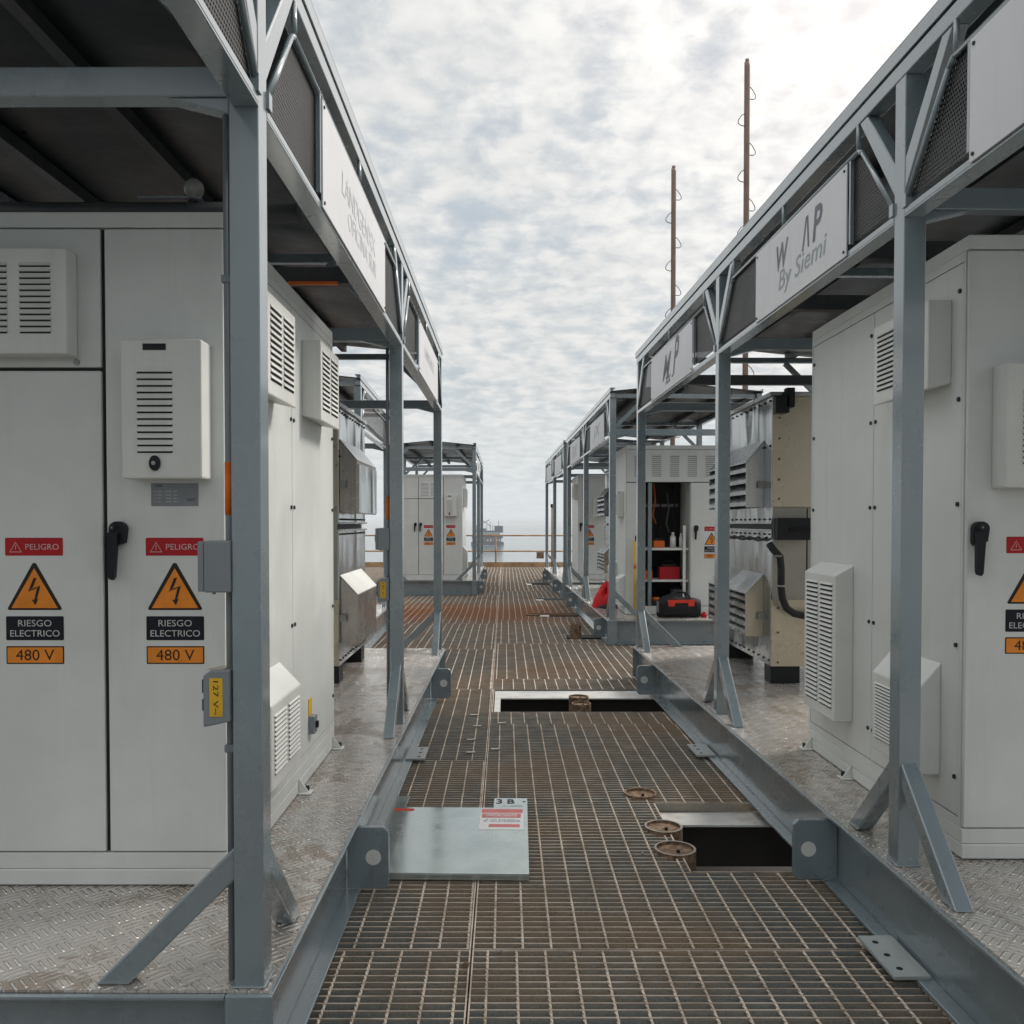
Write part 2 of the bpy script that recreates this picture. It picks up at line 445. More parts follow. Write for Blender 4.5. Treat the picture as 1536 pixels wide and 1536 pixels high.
# ------------------------------------------------------------------ sea, sky side, platform floor
mb = MB(); mb.add([(-14000, -14000, -25), (14000, -14000, -25), (14000, 14000, -25), (-14000, 14000, -25)], [(0, 1, 2, 3)], 'sea')
struct(mb.build('sea', recalc=False))
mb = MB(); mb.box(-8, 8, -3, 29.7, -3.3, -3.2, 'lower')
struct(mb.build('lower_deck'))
# under-floor carrying beams
mb = MB()
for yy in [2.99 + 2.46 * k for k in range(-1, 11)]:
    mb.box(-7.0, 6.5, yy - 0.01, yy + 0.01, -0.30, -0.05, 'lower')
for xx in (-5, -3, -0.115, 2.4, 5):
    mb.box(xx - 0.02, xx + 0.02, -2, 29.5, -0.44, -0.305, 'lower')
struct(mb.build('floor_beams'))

HOLES = [(0.80, 1.42, 3.70, 4.61), (-0.09, 1.40, 6.85, 7.78), (0.80, 1.6, 11.15, 11.62),
         (0.50, 1.35, 13.85, 14.4), (0.62, 1.3, 16.75, 17.2), (0.55, 1.25, 21.0, 21.7)]


PIPES = [(0.745, 4.76, 0.088), (0.775, 4.23, 0.092), (0.775, 3.94, 0.094), (0.63, 7.40, 0.085), (0.63, 7.14, 0.08), (0.92, 11.3, 0.075), (0.45, 14.05, 0.12)]


def cut(lo, hi, spans):
    segs = [(lo, hi)]
    for a, b in spans:
        ns = []
        for s0, s1 in segs:
            if b <= s0 or a >= s1: ns.append((s0, s1)); continue
            if a > s0: ns.append((s0, a))
            if b < s1: ns.append((b, s1))
        segs = ns
    return [s for s in segs if s[1] - s[0] > 0.004]


def grating_panel(x0, x1, y0, y1, off):
    mb = MB()
    x0 += 0.003; x1 -= 0.003; y0 += 0.004; y1 -= 0.004
    n = round((y1 - y0) / 0.0415)
    for k in range(n + 1):
        y = y0 + k * (y1 - y0 - 0.006) / n
        sp = [(h[0] - 0.004, h[1] + 0.004) for h in HOLES if h[2] < y + 0.003 < h[3]]
        for px, py, pr in PIPES:
            d = pr * pr - (y + 0.003 - py) ** 2
            if d > 0: sp.append((px - math.sqrt(d) + 0.001, px + math.sqrt(d) - 0.001))
        for a, b in cut(x0, x1, sp):
            dzz = random.uniform(-0.0008, 0.0008)
            mb.box(a, b, y, y + 0.006, -0.042, -0.0045 + dzz, 'bar'); mb.box(a, b, y - 0.0004, y + 0.0064, -0.0044 + dzz, -0.002 + dzz, 'bartop')
    x = x0 + off
    while x < x1 - 0.01:
        sp = [(h[2] - 0.004, h[3] + 0.004) for h in HOLES if h[0] < x < h[1]]
        for px, py, pr in PIPES:
            d = pr * pr - (x - px) ** 2
            if d > 0: sp.append((py - math.sqrt(d) + 0.001, py + math.sqrt(d) - 0.001))
        for a, b in cut(y0, y1, sp):
            # twisted cross rod: short quarter-turned links
            if a < 6.6 and -0.95 < x < 1.5:
                q = round((b - a) / 0.0066); rr = 0.0053; vs = []
                for i in range(q + 1):
                    y = a + (b - a) * i / q; t0 = i * math.pi / 8 + x * 7
                    vs += [(x + rr * math.cos(t0 + m * math.pi / 2), y, -0.0052 + rr * math.sin(t0 + m * math.pi / 2)) for m in range(4)]
                mb.add(vs, [(i * 4 + m, i * 4 + (m + 1) % 4, i * 4 + 4 + (m + 1) % 4, i * 4 + 4 + m) for i in range(q) for m in range(4)], 'rod')
            else:
                mb.box(x - 0.0038, x + 0.0038, a, b, -0.010, 0.0, 'rod')
        x += 0.1
    for xx in (x0, x1 - 0.005):
        mb.box(xx, xx + 0.005, y0, y1, -0.034, 0.001, 'rod')
    for h in HOLES:                                     # banding round the openings
        for yy in (h[2] - 0.009, h[3] + 0.003):
            if y0 < yy < y1 and not (h[1] < x0 or h[0] > x1):
                mb.box(max(h[0], x0), min(h[1], x1), yy, yy + 0.006, -0.036, -0.002, 'boxgrey'); mb.box(max(h[0], x0), min(h[1], x1), yy - 0.0004, yy + 0.0064, -0.0019, 0.0015, 'bartop')
        if x0 < h[0] < x1:
            a, b = max(h[2], y0), min(h[3], y1)
            sp = [(py - math.sqrt(pr * pr - (h[0] - px) ** 2), py + math.sqrt(pr * pr - (h[0] - px) ** 2)) for px, py, pr in PIPES if abs(h[0] - px) < pr]
            for a2, b2 in (cut(a, b, sp) if b > a else []): mb.box(h[0] - 0.009, h[0] - 0.003, a2, b2, -0.036, 0.0015, 'rod')
    return struct(mb.build('grating_floor', recalc=False))


XS = -0.115
ly = [-1.5, 0.55, 3.02, 5.45, 7.80, 10.3, 12.9, 15.4, 18, 20.6, 23.2, 25.8, 29.5]
ry = [-1.5, 0.45, 3.02, 6.45, 7.80, 8.3, 10.75, 13.4, 16.4, 19.0, 21.6, 25.0, 29.5]
for i in range(len(ly) - 1): grating_panel(-6.5, XS, ly[i], ly[i + 1], 0.03 + random.uniform(0, 0.07))
for i in range(len(ry) - 1): grating_panel(XS, 6.0, ry[i], ry[i + 1], 0.03 + random.uniform(0, 0.07))

# flat white beams seen in the openings
def opening_beam(x0, x1, y0, y1, z, label):
    mb = MB(); mb.box(x0, x1, y0, y1, z - 0.012, z, 'whitebeam'); mb.box(x0, x1, (y0 + y1) / 2 - 0.006, (y0 + y1) / 2 + 0.006, z - 0.25, z - 0.0125, 'lower')
    return tag(mb.build('floor_support_beam', bevel=0.002), label, 'beam', 'white support beams in the floor openings')
opening_beam(0.70, 1.55, 4.405, 4.598, -0.045, 'pale painted support beam with a rust spot crossing the nearest black floor opening')
opening_beam(-0.085, 1.5, 7.45, 7.768, -0.012, 'long white support beam along the back of the wide floor opening')
mb = MB(); mb.box(-0.085, -0.035, 6.862, 7.445, -0.024, -0.012, 'whitebeam'); mb.box(-0.065, -0.055, 6.862, 7.445, -0.25, -0.0245, 'lower')
tag(mb.build('floor_support_beam', bevel=0.002), 'short white support beam at the left end of the wide floor opening', 'beam', 'white support beams in the floor openings')
for (a, b, c, d, lb) in ((0.45, 0.72, 13.87, 14.2, 'small white beam end at the left of the rusty stretch opening'),
                         (0.56, 0.76, 16.8, 17.1, 'small white beam end in the narrow opening level with the far right shelter'),
                         (0.5, 0.66, 21.2, 21.55, 'tiny white beam end in the farthest floor opening')):
    opening_beam(a, b, c, d, -0.012, lb)

# ------------------------------------------------------------------ shelters on skids
FL = 0.306           # tread plate level above the grating


def ibeam_y(mb, u0, u1, y0, y1, s, mt='frame'):
    uc = (u0 + u1) / 2
    mb.box(s * u0, s * u1, y0, y1, 0.004, 0.018, mt); mb.box(s * u0, s * u1, y0, y1, 0.286, 0.299, mt)
    mb.box(s * (uc - 0.005), s * (uc + 0.005), y0, y1, 0.0182, 0.2858, mt)


def ibeam_x(mb, u0, u1, y0, y1, s, mt='frame'):
    yc = (y0 + y1) / 2
    mb.box(s * u0, s * u1, y0, y1, 0.006, 0.018, mt); mb.box(s * u0, s * u1, y0, y1, 0.286, 0.298, mt)
    mb.box(s * u0, s * u1, yc - 0.005, yc + 0.005, 0.0182, 0.2858, mt)


def shelter(label, X, Y, s, L, posts, yaw=0.0, Wd=1.9, over=0.0, over_end=0.0, bays=None, lugs=(), shoes=(), tb_extra=(), gable_mesh=True):
    """posts: list of local y of post centres; bays: per-gap sign span (local y0,y1) or None"""
    root = thing('equipment_shelter', label, 'shelter', (X, Y, 0), yaw, 'grey steel shelters on skids')
    mb = MB()
    ibeam_y(mb, 0.0, 0.12, 0.012, L - 0.012, s); ibeam_y(mb, Wd - 0.12, Wd, 0.012, L - 0.012, s)
    ibeam_x(mb, 0.122, Wd - 0.122, 0.0, 0.12, s); ibeam_x(mb, 0.122, Wd - 0.122, L - 0.12, L, s)
    for k in range(1, 4): ibeam_x(mb, 0.067, Wd - 0.067, L * k / 4 - 0.05, L * k / 4 + 0.05, s, 'frame') if False else None
    mb.box(s * 0.0, s * 0.12, 0.0, 0.0115, 0.004, 0.299, 'frame'); mb.box(s * 0.0, s * 0.12, L - 0.0115, L, 0.004, 0.299, 'frame')
    mb.build('base_frame', root, 0.003)
    mb = MB(); mb.box(s * 0.012, s * (Wd - 0.012), 0.015, L - 0.015, 0.2995, FL, 'tread'); mb.build('deck_plate', root)
    pw = 0.075; u0, u1 = 0.028, 0.028 + pw; uc = (u0 + u1) / 2
    TOPC = 3.005
    for j, py in enumerate(posts):
        for side in (0, 1):
            a, b = (u0, u1) if side == 0 else (Wd - u1, Wd - u0)
            mb = MB(); mb.box(s * a, s * b, py - pw / 2, py + pw / 2, FL - 0.004, TOPC, 'frame')
            # weld seam at the foot
            mb.box(s * (a - 0.006), s * (b + 0.006), py - pw / 2 - 0.006, py + pw / 2 + 0.006, FL, FL + 0.006, 'frame')
            mb.build('post', root, 0.006)
            c = (a + b) / 2
            first, last = j == 0 and py < 0.2, j == len(posts) - 1
            dirs = []
            if not first: dirs.append((0, -1))
            if not last: dirs.append((0, 1))
            if first or last: dirs.append((1 if side == 0 else -1, 0))
            for (du, dy_) in dirs:
                mb = MB()
                zt, hl = FL + 0.36, 0.36
                t = 0.058; off = pw / 2
                # parallelogram side view, mitred at post and floor
                prof = [(off - 0.002, zt), (off - 0.002, zt - t * 1.45), (off + hl - t * 1.45, FL + 0.002), (off + hl, FL + 0.002)]
                wd = 0.06
                if du == 0:
                    pts = [(s * (c - wd / 2), py + dy_ * d_, z_) for d_, z_ in prof]
                    mb.poly(pts, (s * wd, 0, 0), 'frame')
                else:
                    pts = [(s * (c + du * d_), py - wd / 2, z_) for d_, z_ in prof]
                    mb.poly(pts, (0, wd, 0), 'frame')
                mb.build('foot_brace', root, 0.005)
    ya, yb = -over, L + over_end
    # chords
    for side in (0, 1):
        a, b = (u0 - 0.001, u1 - 0.012) if side == 0 else (Wd - u1 + 0.012, Wd - u0 + 0.001)
        mb = MB(); mb.box(s * a, s * b, ya, yb, TOPC + 0.001, 3.062, 'frame'); mb.build('top_chord', root, 0.004)
        cuts = []
        py_all = [ya] + list(posts) + [yb]
        mb = MB()
        for q in range(len(py_all) - 1):
            p0 = py_all[q] + (pw / 2 + 0.001 if q > 0 else 0); p1 = py_all[q + 1] - (pw / 2 + 0.001 if q < len(py_all) - 2 else 0)
            if p1 - p0 > 0.05:
                mb.box(s * a, s * b, p0, p1, 2.525, 2.533, 'frame')
                if side == 0: mb.box(s * a, s * (a + 0.007), p0, p1, 2.5331, 2.555, 'frame')
                else: mb.box(s * (b - 0.007), s * b, p0, p1, 2.5331, 2.575, 'frame')
        mb.build('lower_chord', root, 0.002)
    # V braces and mesh on the corridor side
    um = u0 + 0.02
    for j, py in enumerate(posts):
        for d_ in (-1, 1):
            e = py + d_ * 0.34
            if e < ya or e > yb: continue
            mb = MB()
            prof = [(pw / 2 - 0.002, 2.725), (pw / 2 - 0.002, 2.615), (0.335, TOPC), (0.268, TOPC)]
            mb.poly([(s * (u0 + 0.002), py + d_ * p_, z_) for p_, z_ in prof], (s * 0.05, 0, 0), 'frame')
            mb.build('knee_brace', root, 0.004)
    gaps = [(posts[q], posts[q + 1]) for q in range(len(posts) - 1)]
    bays = bays or [None] * len(gaps)
    if over > 0.3: gaps = [(-over - 0.3, posts[0])] + gaps; bays = [None] + list(bays)
    frm = MB(); rod_u = s * (u0 + 0.004)
    for (a, b), sg in zip(gaps, bays):
        a_, b_ = a + pw / 2 + 0.012, b - pw / 2 - 0.012
        lo, hi = 2.585, 2.905
        rr = 0.010
        line = [(rod_u, a_, lo), (rod_u, a_ + 0.26, hi - 0.02), (rod_u, a_ + 0.29, hi), (rod_u, b_ - 0.29, hi), (rod_u, b_ - 0.26, hi - 0.02), (rod_u, b_, lo)]
        for q in range(len(line) - 1): frm.tube([line[q], line[q + 1]], rr, 'frame', 8)
        nst = max(2, int((b_ - a_ - 0.6) / 0.8) + 1)
        for q in range(nst):
            y = a_ + 0.30 + (b_ - a_ - 0.60) * q / (nst - 1)
            frm.tube([(rod_u, y, hi), (rod_u, y, TOPC + 0.002)], rr * 0.9, 'frame', 8)
        # hinge blob by the posts
        frm.box(rod_u - 0.012, rod_u + 0.012, a_ - 0.016, a_ + 0.012, lo - 0.03, lo + 0.012, 'frame')
        frm.box(rod_u - 0.012, rod_u + 0.012, b_ - 0.012, b_ + 0.016, lo - 0.03, lo + 0.012, 'frame')
        spans = [(a_, b_)] if sg is None else [(a_, sg[0] - 0.012), (sg[1] + 0.012, b_)]
        for (p, q) in spans:
            if q - p < 0.05: continue
            pts = [(p, lo - 0.005)]
            if p == a_: pts += [(p + 0.26, hi - 0.02)]
            pts += [(max(p, a_ + 0.29), hi), (min(q, b_ - 0.29), hi)]
            if q == b_: pts += [(q - 0.26, hi - 0.02)]
            else: pass
            pts += [(q, lo - 0.005)]
            # remove degenerate order
            cl_ = []
            for t in pts:
                if not cl_ or abs(cl_[-1][0] - t[0]) + abs(cl_[-1][1] - t[1]) > 1e-4: cl_.append(t)
            mm = MB(); mm.poly([(s * (u0 + 0.014), y, z) for y, z in cl_], (s * 0.002, 0, 0), 'perf'); mm.build('mesh_panel', root)
        if sg:
            for y in (sg[0] - 0.008, sg[1] + 0.008): frm.box(rod_u - 0.006, rod_u + 0.008, y - 0.007, y + 0.007, 2.577, hi, 'frame')
    frm.build('mesh_frame', root)
    # roof: shallow gable sheet with edge trim
    rz0, rz1 = 3.07, 3.16
    mb = MB(); uc_ = Wd / 2
    prof = [(u0 + 0.004, rz0), (uc_, rz1), (Wd - u0 - 0.004, rz0), (Wd - u0 - 0.004, rz0 + 0.012), (uc_, rz1 + 0.012), (u0 + 0.004, rz0 + 0.012)]
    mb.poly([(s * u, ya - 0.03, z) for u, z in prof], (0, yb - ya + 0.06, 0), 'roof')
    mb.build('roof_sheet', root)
    for side in (0, 1):
        mb = MB()
        if side == 0: mb.box(s * (u0 - 0.006), s * (u0 + 0.003), ya - 0.03, yb + 0.03, 3.068, 3.118, 'frame'); mb.box(s * (u0 - 0.006), s * (u0 + 0.06), ya - 0.03, yb + 0.03, 3.1181, 3.122, 'frame')
        else: mb.box(s * (Wd - u0 - 0.003), s * (Wd - u0 + 0.006), ya - 0.03, yb + 0.03, 3.062, 3.112, 'frame')
        mb.build('roof_trim', root, 0.002)
    for k, u in enumerate((0.42, 0.95, 1.48)):
        u = u * Wd / 1.9
        zr = rz0 + (rz1 - rz0) * (1 - abs(u - uc_) / uc_)
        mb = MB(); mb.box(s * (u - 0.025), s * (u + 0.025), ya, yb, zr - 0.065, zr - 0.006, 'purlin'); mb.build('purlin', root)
    for py in list(posts):
        mb = MB()
        mb.box(s * (u1 + 0.001), s * (Wd - u1 - 0.001), py - 0.03, py + 0.03, 2.555, 2.63, 'frame')
        for (c, d_) in ((u1, 1), (Wd - u1, -1)):
            mb.poly([(s * (c + d_ * 0.001), py - 0.025, 2.5549), (s * (c + d_ * 0.16), py - 0.025, 2.5549), (s * (c + d_ * 0.001), py - 0.025, 2.515)], (0, 0.05, 0), 'frame')
        mb.build('cross_beam', root, 0.004)
        mb = MB(); mb.box(s * (u1 - 0.004), s * (Wd - u1 + 0.004), py - 0.025, py + 0.025, 3.01, 3.06, 'frame')
        for (c, d_) in ((u1, 1), (Wd - u1, -1)):
            mb.bar((s * c, py, 2.66), (s * (c + d_ * 0.36), py, 3.01), 0.045, 0.045, 'frame', (0, 1, 0))
        mb.build('roof_truss', root, 0.003)
    for py in tb_extra:
        mb = MB(); mb.box(s * (u1 - 0.02), s * (Wd - u1 + 0.02), py - 0.035, py + 0.035, 2.5765, 2.65, 'purlin'); mb.build('cross_beam', root, 0.004)
    for y, uo in lugs:
        mb = MB()
        r = 0.02; zz0, zz1 = 0.022, 0.272
        prof = [(0.052, zz0), (-uo + r, zz0), (-uo, zz0 + r), (-uo, zz1 - r), (-uo + r, zz1), (0.052, zz1)]
        # plate with a pale round plug in the shackle hole
        mb.poly([(s * u, y, z) for u, z in prof], (0, 0.022, 0), 'frame')
        lg = mb.build('lifting_lug', root, 0.004)
        h = MB(); cx, cz = s * (-uo + 0.062), 0.150
        h.tube([(cx, y - 0.002, cz), (cx, y + 0.024, cz)], 0.031, 'cab2', 24)
        h.build('hole', lg)
    for y in shoes:
        mb = MB(); mb.box(s * -0.075, s * 0.045, y - 0.14, y + 0.14, 0.0185, 0.030, 'shoe')
        for (du, dyy) in ((-0.035, -0.09), (-0.035, 0.0), (-0.035, 0.09)):
            mb.tube([(s * du, y + dyy, 0.0295), (s * du, y + dyy, 0.031)], 0.011, 'gap', 12)
        mb.build('base_shoe', root, 0.006)
    return root


_bolt = {}
def bolts(name, parent, spots, axis, r, h, mt, n=8):
    """one small stud per spot, all sharing a mesh"""
    k = (name, axis, r, h, mt)
    if k not in _bolt:
        mb = MB(); mb.tube([(0, 0, 0), tuple(c * h for c in axis)], r, mt, n); o = mb.build(name, parent); _bolt[k] = o.data; o.location = spots[0]; spots = spots[1:]
    for p in spots:
        o = bpy.data.objects.new(name, _bolt[k]); COL.objects.link(o); o.parent = parent; o.location = p


def to_world(root, p):
    rz = root.rotation_euler[2]; c, n = math.cos(rz), math.sin(rz)
    return Vector((root.location.x + p[0] * c - p[1] * n, root.location.y + p[0] * n + p[1] * c, root.location.z + p[2]))


def sign(root, s, y0, y1, label, texts, z0=2.537, z1=2.893):
    """board on the corridor side of a shelter; texts: (string, centre along reading 0..1, z frac, width, height, ink, shear)"""
    ln = y1 - y0
    mid = (y0 + y1) / 2
    r = thing('sign_board', label, 'sign', to_world(root, (s * 0.02, mid, z0)), root.rotation_euler[2], 'white boards along the shelter eaves')
    mb = MB(); mb.box(s * 0.0, s * 0.006, -ln / 2, ln / 2, 0.0, z1 - z0, 'sign')
    mb.build('board', r, 0.001)
    if root.location.y < 5: bolts('screw', r, [(s * 0.0005, a * (ln / 2 - 0.02), z) for a in (-1, 1) for z in (0.02, z1 - z0 - 0.02)], (-s, 0, 0), 0.006, 0.0045, 'boltdark')
    if texts:
        mb = MB()
        right = (0, -1, 0) if s > 0 else (0, 1, 0)
        for (t, cx, cz, wd, ht, ink, sh) in texts:
            start = (ln / 2 - cx * ln + wd / 2) if s > 0 else (-ln / 2 + cx * ln - wd / 2)
            add_text(mb, t, (s * -0.0012, start, cz * (z1 - z0) - ht / 2), right, (0, 0, 1), wd, ht, ink, sh, 0.022 if ink == 'signink' else 0.0)
        mb.build('lettering', r, recalc=False)
    return r


left1 = shelter('nearest grey shelter on the left with its corner post filling the left foreground', -0.585, 2.17, -1, 6.07, [0.065, 2.99, 6.0],
                yaw=-R(0.25), over=1.0, bays=[(0.74, 2.22), (3.86, 5.46)], lugs=((1.30, 0.115), (5.10, 0.115)), shoes=(3.35,), tb_extra=(1.85,))
sign(left1, -1, 0.75, 2.21, 'white board with faded lettering above the nearest left shelter cabinet',
     [('LANDGENXX', 0.5, 0.60, 0.80, 0.085, 'signink3', 0.1), ('OFICINA SUR', 0.55, 0.33, 0.70, 0.07, 'signink3', 0.1)])
sign(left1, -1, 3.87, 5.45, 'second white board on the nearest left shelter, between middle and far post', [('LANDGENXX', 0.5, 0.6, 0.8, 0.085, 'signink3', 0.1)])

right1 = shelter('nearest grey shelter on the right carrying the lettered white boards', 1.372, 0.30, 1, 8.10, [0.1, 2.72, 5.12, 8.04],
                 yaw=R(0.98), over=0.6, bays=[(0.55, 2.28), (3.14, 4.32), (5.75, 7.30)], lugs=((3.26, 0.13), (7.13, 0.12)), shoes=(2.62, 5.3), tb_extra=(1.3, 3.35, 4.2, 6.6))
sign(right1, 1, 0.56, 2.27, 'white board cut by the upper right corner beyond the near post', [])
sign(right1, 1, 3.15, 4.31, 'white board reading W AP over By Siemi on the right shelter',
     [('W', 0.355, 0.645, 0.17, 0.125, 'signink', 0.2), ('/\\', 0.62, 0.655, 0.09, 0.14, 'signink', 0.15), ('P', 0.74, 0.66, 0.11, 0.145, 'signink', 0.2),
      ('By Siemi', 0.57, 0.29, 0.60, 0.12, 'signink2', 0.2)])
sign(right1, 1, 5.76, 7.29, 'white board with slanted MP monogram on the right shelter',
     [('M', 0.44, 0.52, 0.34, 0.19, 'signink', 0.5), ('P', 0.66, 0.60, 0.22, 0.27, 'signink', 0.5), ('xx -', 0.50, 0.22, 0.3, 0.06, 'signink', 0.2)])

right2 = shelter('middle right shelter with the open tool cabinet and duffel bag', 1.25, 10.60, 1, 6.10, [0.065, 3.05, 6.03],
                 yaw=R(0.85), bays=[(0.55, 2.1), (3.6, 5.3)], lugs=((0.55, 0.10), (4.6, 0.10)))
sign(right2, 1, 0.56, 2.09, 'pale board with grey scribbled mark at the near end of the middle right shelter', [('JX', 0.5, 0.5, 0.8, 0.2, 'signink2', 0.3)])
sign(right2, 1, 3.61, 5.29, 'pale board at the far end of the middle right shelter', [('RX', 0.5, 0.5, 0.8, 0.2, 'signink2', 0.3)])
right3 = shelter('farthest right shelter standing by the end railing', 1.14, 17.35, 1, 6.0, [0.065, 3.0, 5.93], yaw=R(0.8), bays=[(0.5, 2.4), (3.5, 5.4)], lugs=((1.3, 0.1), (5.0, 0.1)))
sign(right3, 1, 0.51, 2.39, 'small distant white board, nearer one on the farthest right shelter', [])
sign(right3, 1, 3.51, 5.39, 'small distant white board, the one closest to the sea on the right', [])
left3 = shelter('far left shelter facing the camera with a closed grey cabinet', -0.56, 17.90, -1, 6.0, [0.065, 3.0, 5.93], bays=[(0.5, 2.4), (3.5, 5.4)], lugs=((0.35, 0.13), (5.0, 0.1)))
sign(left3, -1, 0.51, 2.39, 'narrow edge-on white board on the far left shelter', [('MP', 0.5, 0.5, 0.5, 0.2, 'signink', 0.2)])
left2 = shelter('set-back empty shelter on the left seen behind the steel equipment housing', -1.56, 9.65, -1, 3.0, [0.065, 2.93], yaw=R(1.5), bays=[None])

# ------------------------------------------------------------------ cabinets
def louvre_rows(mb, org, right, up, nrm, cols, z0, z1, n, mt='cab2', depth=0.007, base=0.34):
    """pressed louvres: org = face origin; cols = [(a,b)] spans along right"""
    o = Vector(org); r = Vector(right); u = Vector(up); nn = Vector(nrm)
    p = (z1 - z0) / n
    for (a, b) in cols:
        for k in range(n):
            zb = z0 + k * p
            A = o + r * a + u * (zb + p * base); B = o + r * b + u * (zb + p * base)
            tA = o + r * a + u * (zb + p * 0.92); tB = o + r * b + u * (zb + p * 0.92)
            vs = [A, B, tB, tA, A + nn * depth, B + nn * depth]
            mb.add(vs, [(4, 5, 2, 3), (0, 4, 3), (1, 2, 5), (0, 1, 5, 4)], mt)
            # dark strip standing in for the shade in the mouth below the louvre
            d0 = o + r * (a + 0.001) + u * (zb + p * 0.08) + nn * 0.0009; d1 = o + r * (b - 0.001) + u * (zb + p * 0.08) + nn * 0.0009
            d2 = o + r * (b - 0.001) + u * (zb + p * (base - 0.02)) + nn * 0.0009; d3 = o + r * (a + 0.001) + u * (zb + p * (base - 0.02)) + nn * 0.0009
            mb.add([d0, d1, d2, d3], [(0, 1, 2, 3)], 'gap')


def front_vent(root, x0, x1, z0, z1, dep, cols, lz0, lz1, n, name='vent_cover', flare=0.0):
    mb = MB(); mb.box(x0, x1, -dep, -0.0005, z0, z1, 'cab2'); o = mb.build(name, root, 0.006)
    l = MB(); louvre_rows(l, (0, -dep - 0.0004, 0), (1, 0, 0), (0, 0, 1), (0, -1, 0), cols, lz0, lz1, n)
    l.build('louvres', o, recalc=False)
    return o


def side_vent(root, s, y0, y1, z0, z1, dep, n, slope=0.0, name='vent_cover', down=False):
    """cover on the corridor face (local u<0 side); slope lowers the outer top edge"""
    mb = MB()
    pr = [(0.0005, z0 + (0.02 if down else 0)), (-dep, z0), (-dep, z1 - slope), (0.0005, z1)]
    mb.poly([(s * u, y0, z) for u, z in pr], (0, y1 - y0, 0), 'cab2')
    o = mb.build(name, root, 0.005)
    w_ = y1 - y0; l = MB()
    cols = [(0.06 * w_ + 0.01, w_ * 0.46), (w_ * 0.54, w_ * 0.94 - 0.01)]
    louvre_rows(l, (-s * (dep + 0.0004), y0, 0), (0, 1, 0), (0, 0, 1), (-s, 0, 0), cols, z0 + 0.05, z1 - slope - 0.035, n, 'cab2', 0.006, 0.5 if slope else 0.4)
    l.build('louvres', o, recalc=False)
    return o


def handle(root, x, z, name='door_handle'):
    mb = MB(); y = -0.004
    prof = []
    for k in range(10):
        t = math.pi * k / 9
        prof.append((x + 0.028 * math.cos(t), z + 0.0 + 0.024 * math.sin(t)))
    prof += [(x - 0.028, z - 0.05), (x - 0.022, z - 0.06), (x + 0.022, z - 0.045)]
    mb.poly([(a, y, b) for a, b in prof], (0, -0.022, 0), 'black')
    mb.poly([(x - 0.026, y - 0.0225, z - 0.012), (x + 0.008, y - 0.0225, z - 0.012), (x - 0.002, y - 0.024, z - 0.155), (x - 0.009, y - 0.024, z - 0.164), (x - 0.020, y - 0.024, z - 0.160), (x - 0.024, y - 0.0225, z - 0.15)], (0, -0.017, 0), 'black')
    mb.tube([(x - 0.008, y - 0.040, z + 0.004), (x - 0.008, y - 0.043, z + 0.004)], 0.009, 'boltdark', 12)
    mb.tube([(x - 0.008, y - 0.0431, z + 0.004), (x - 0.008, y - 0.0436, z + 0.004)], 0.003, 'steel', 10)
    return mb.build(name, root, 0.003)


def rrect(x0, x1, z0, z1, r, n=4):
    pts = []
    for cx, cz, a0 in ((x1 - r, z1 - r, 0), (x0 + r, z1 - r, 90), (x0 + r, z0 + r, 180), (x1 - r, z0 + r, 270)):
        for k in range(n + 1):
            t = R(a0 + 90 * k / n); pts.append((cx + r * math.cos(t), cz + r * math.sin(t)))
    return pts


def tri(cx, z0, w_, h):
    return [(cx - w_ / 2, z0), (cx + w_ / 2, z0), (cx, z0 + h)]


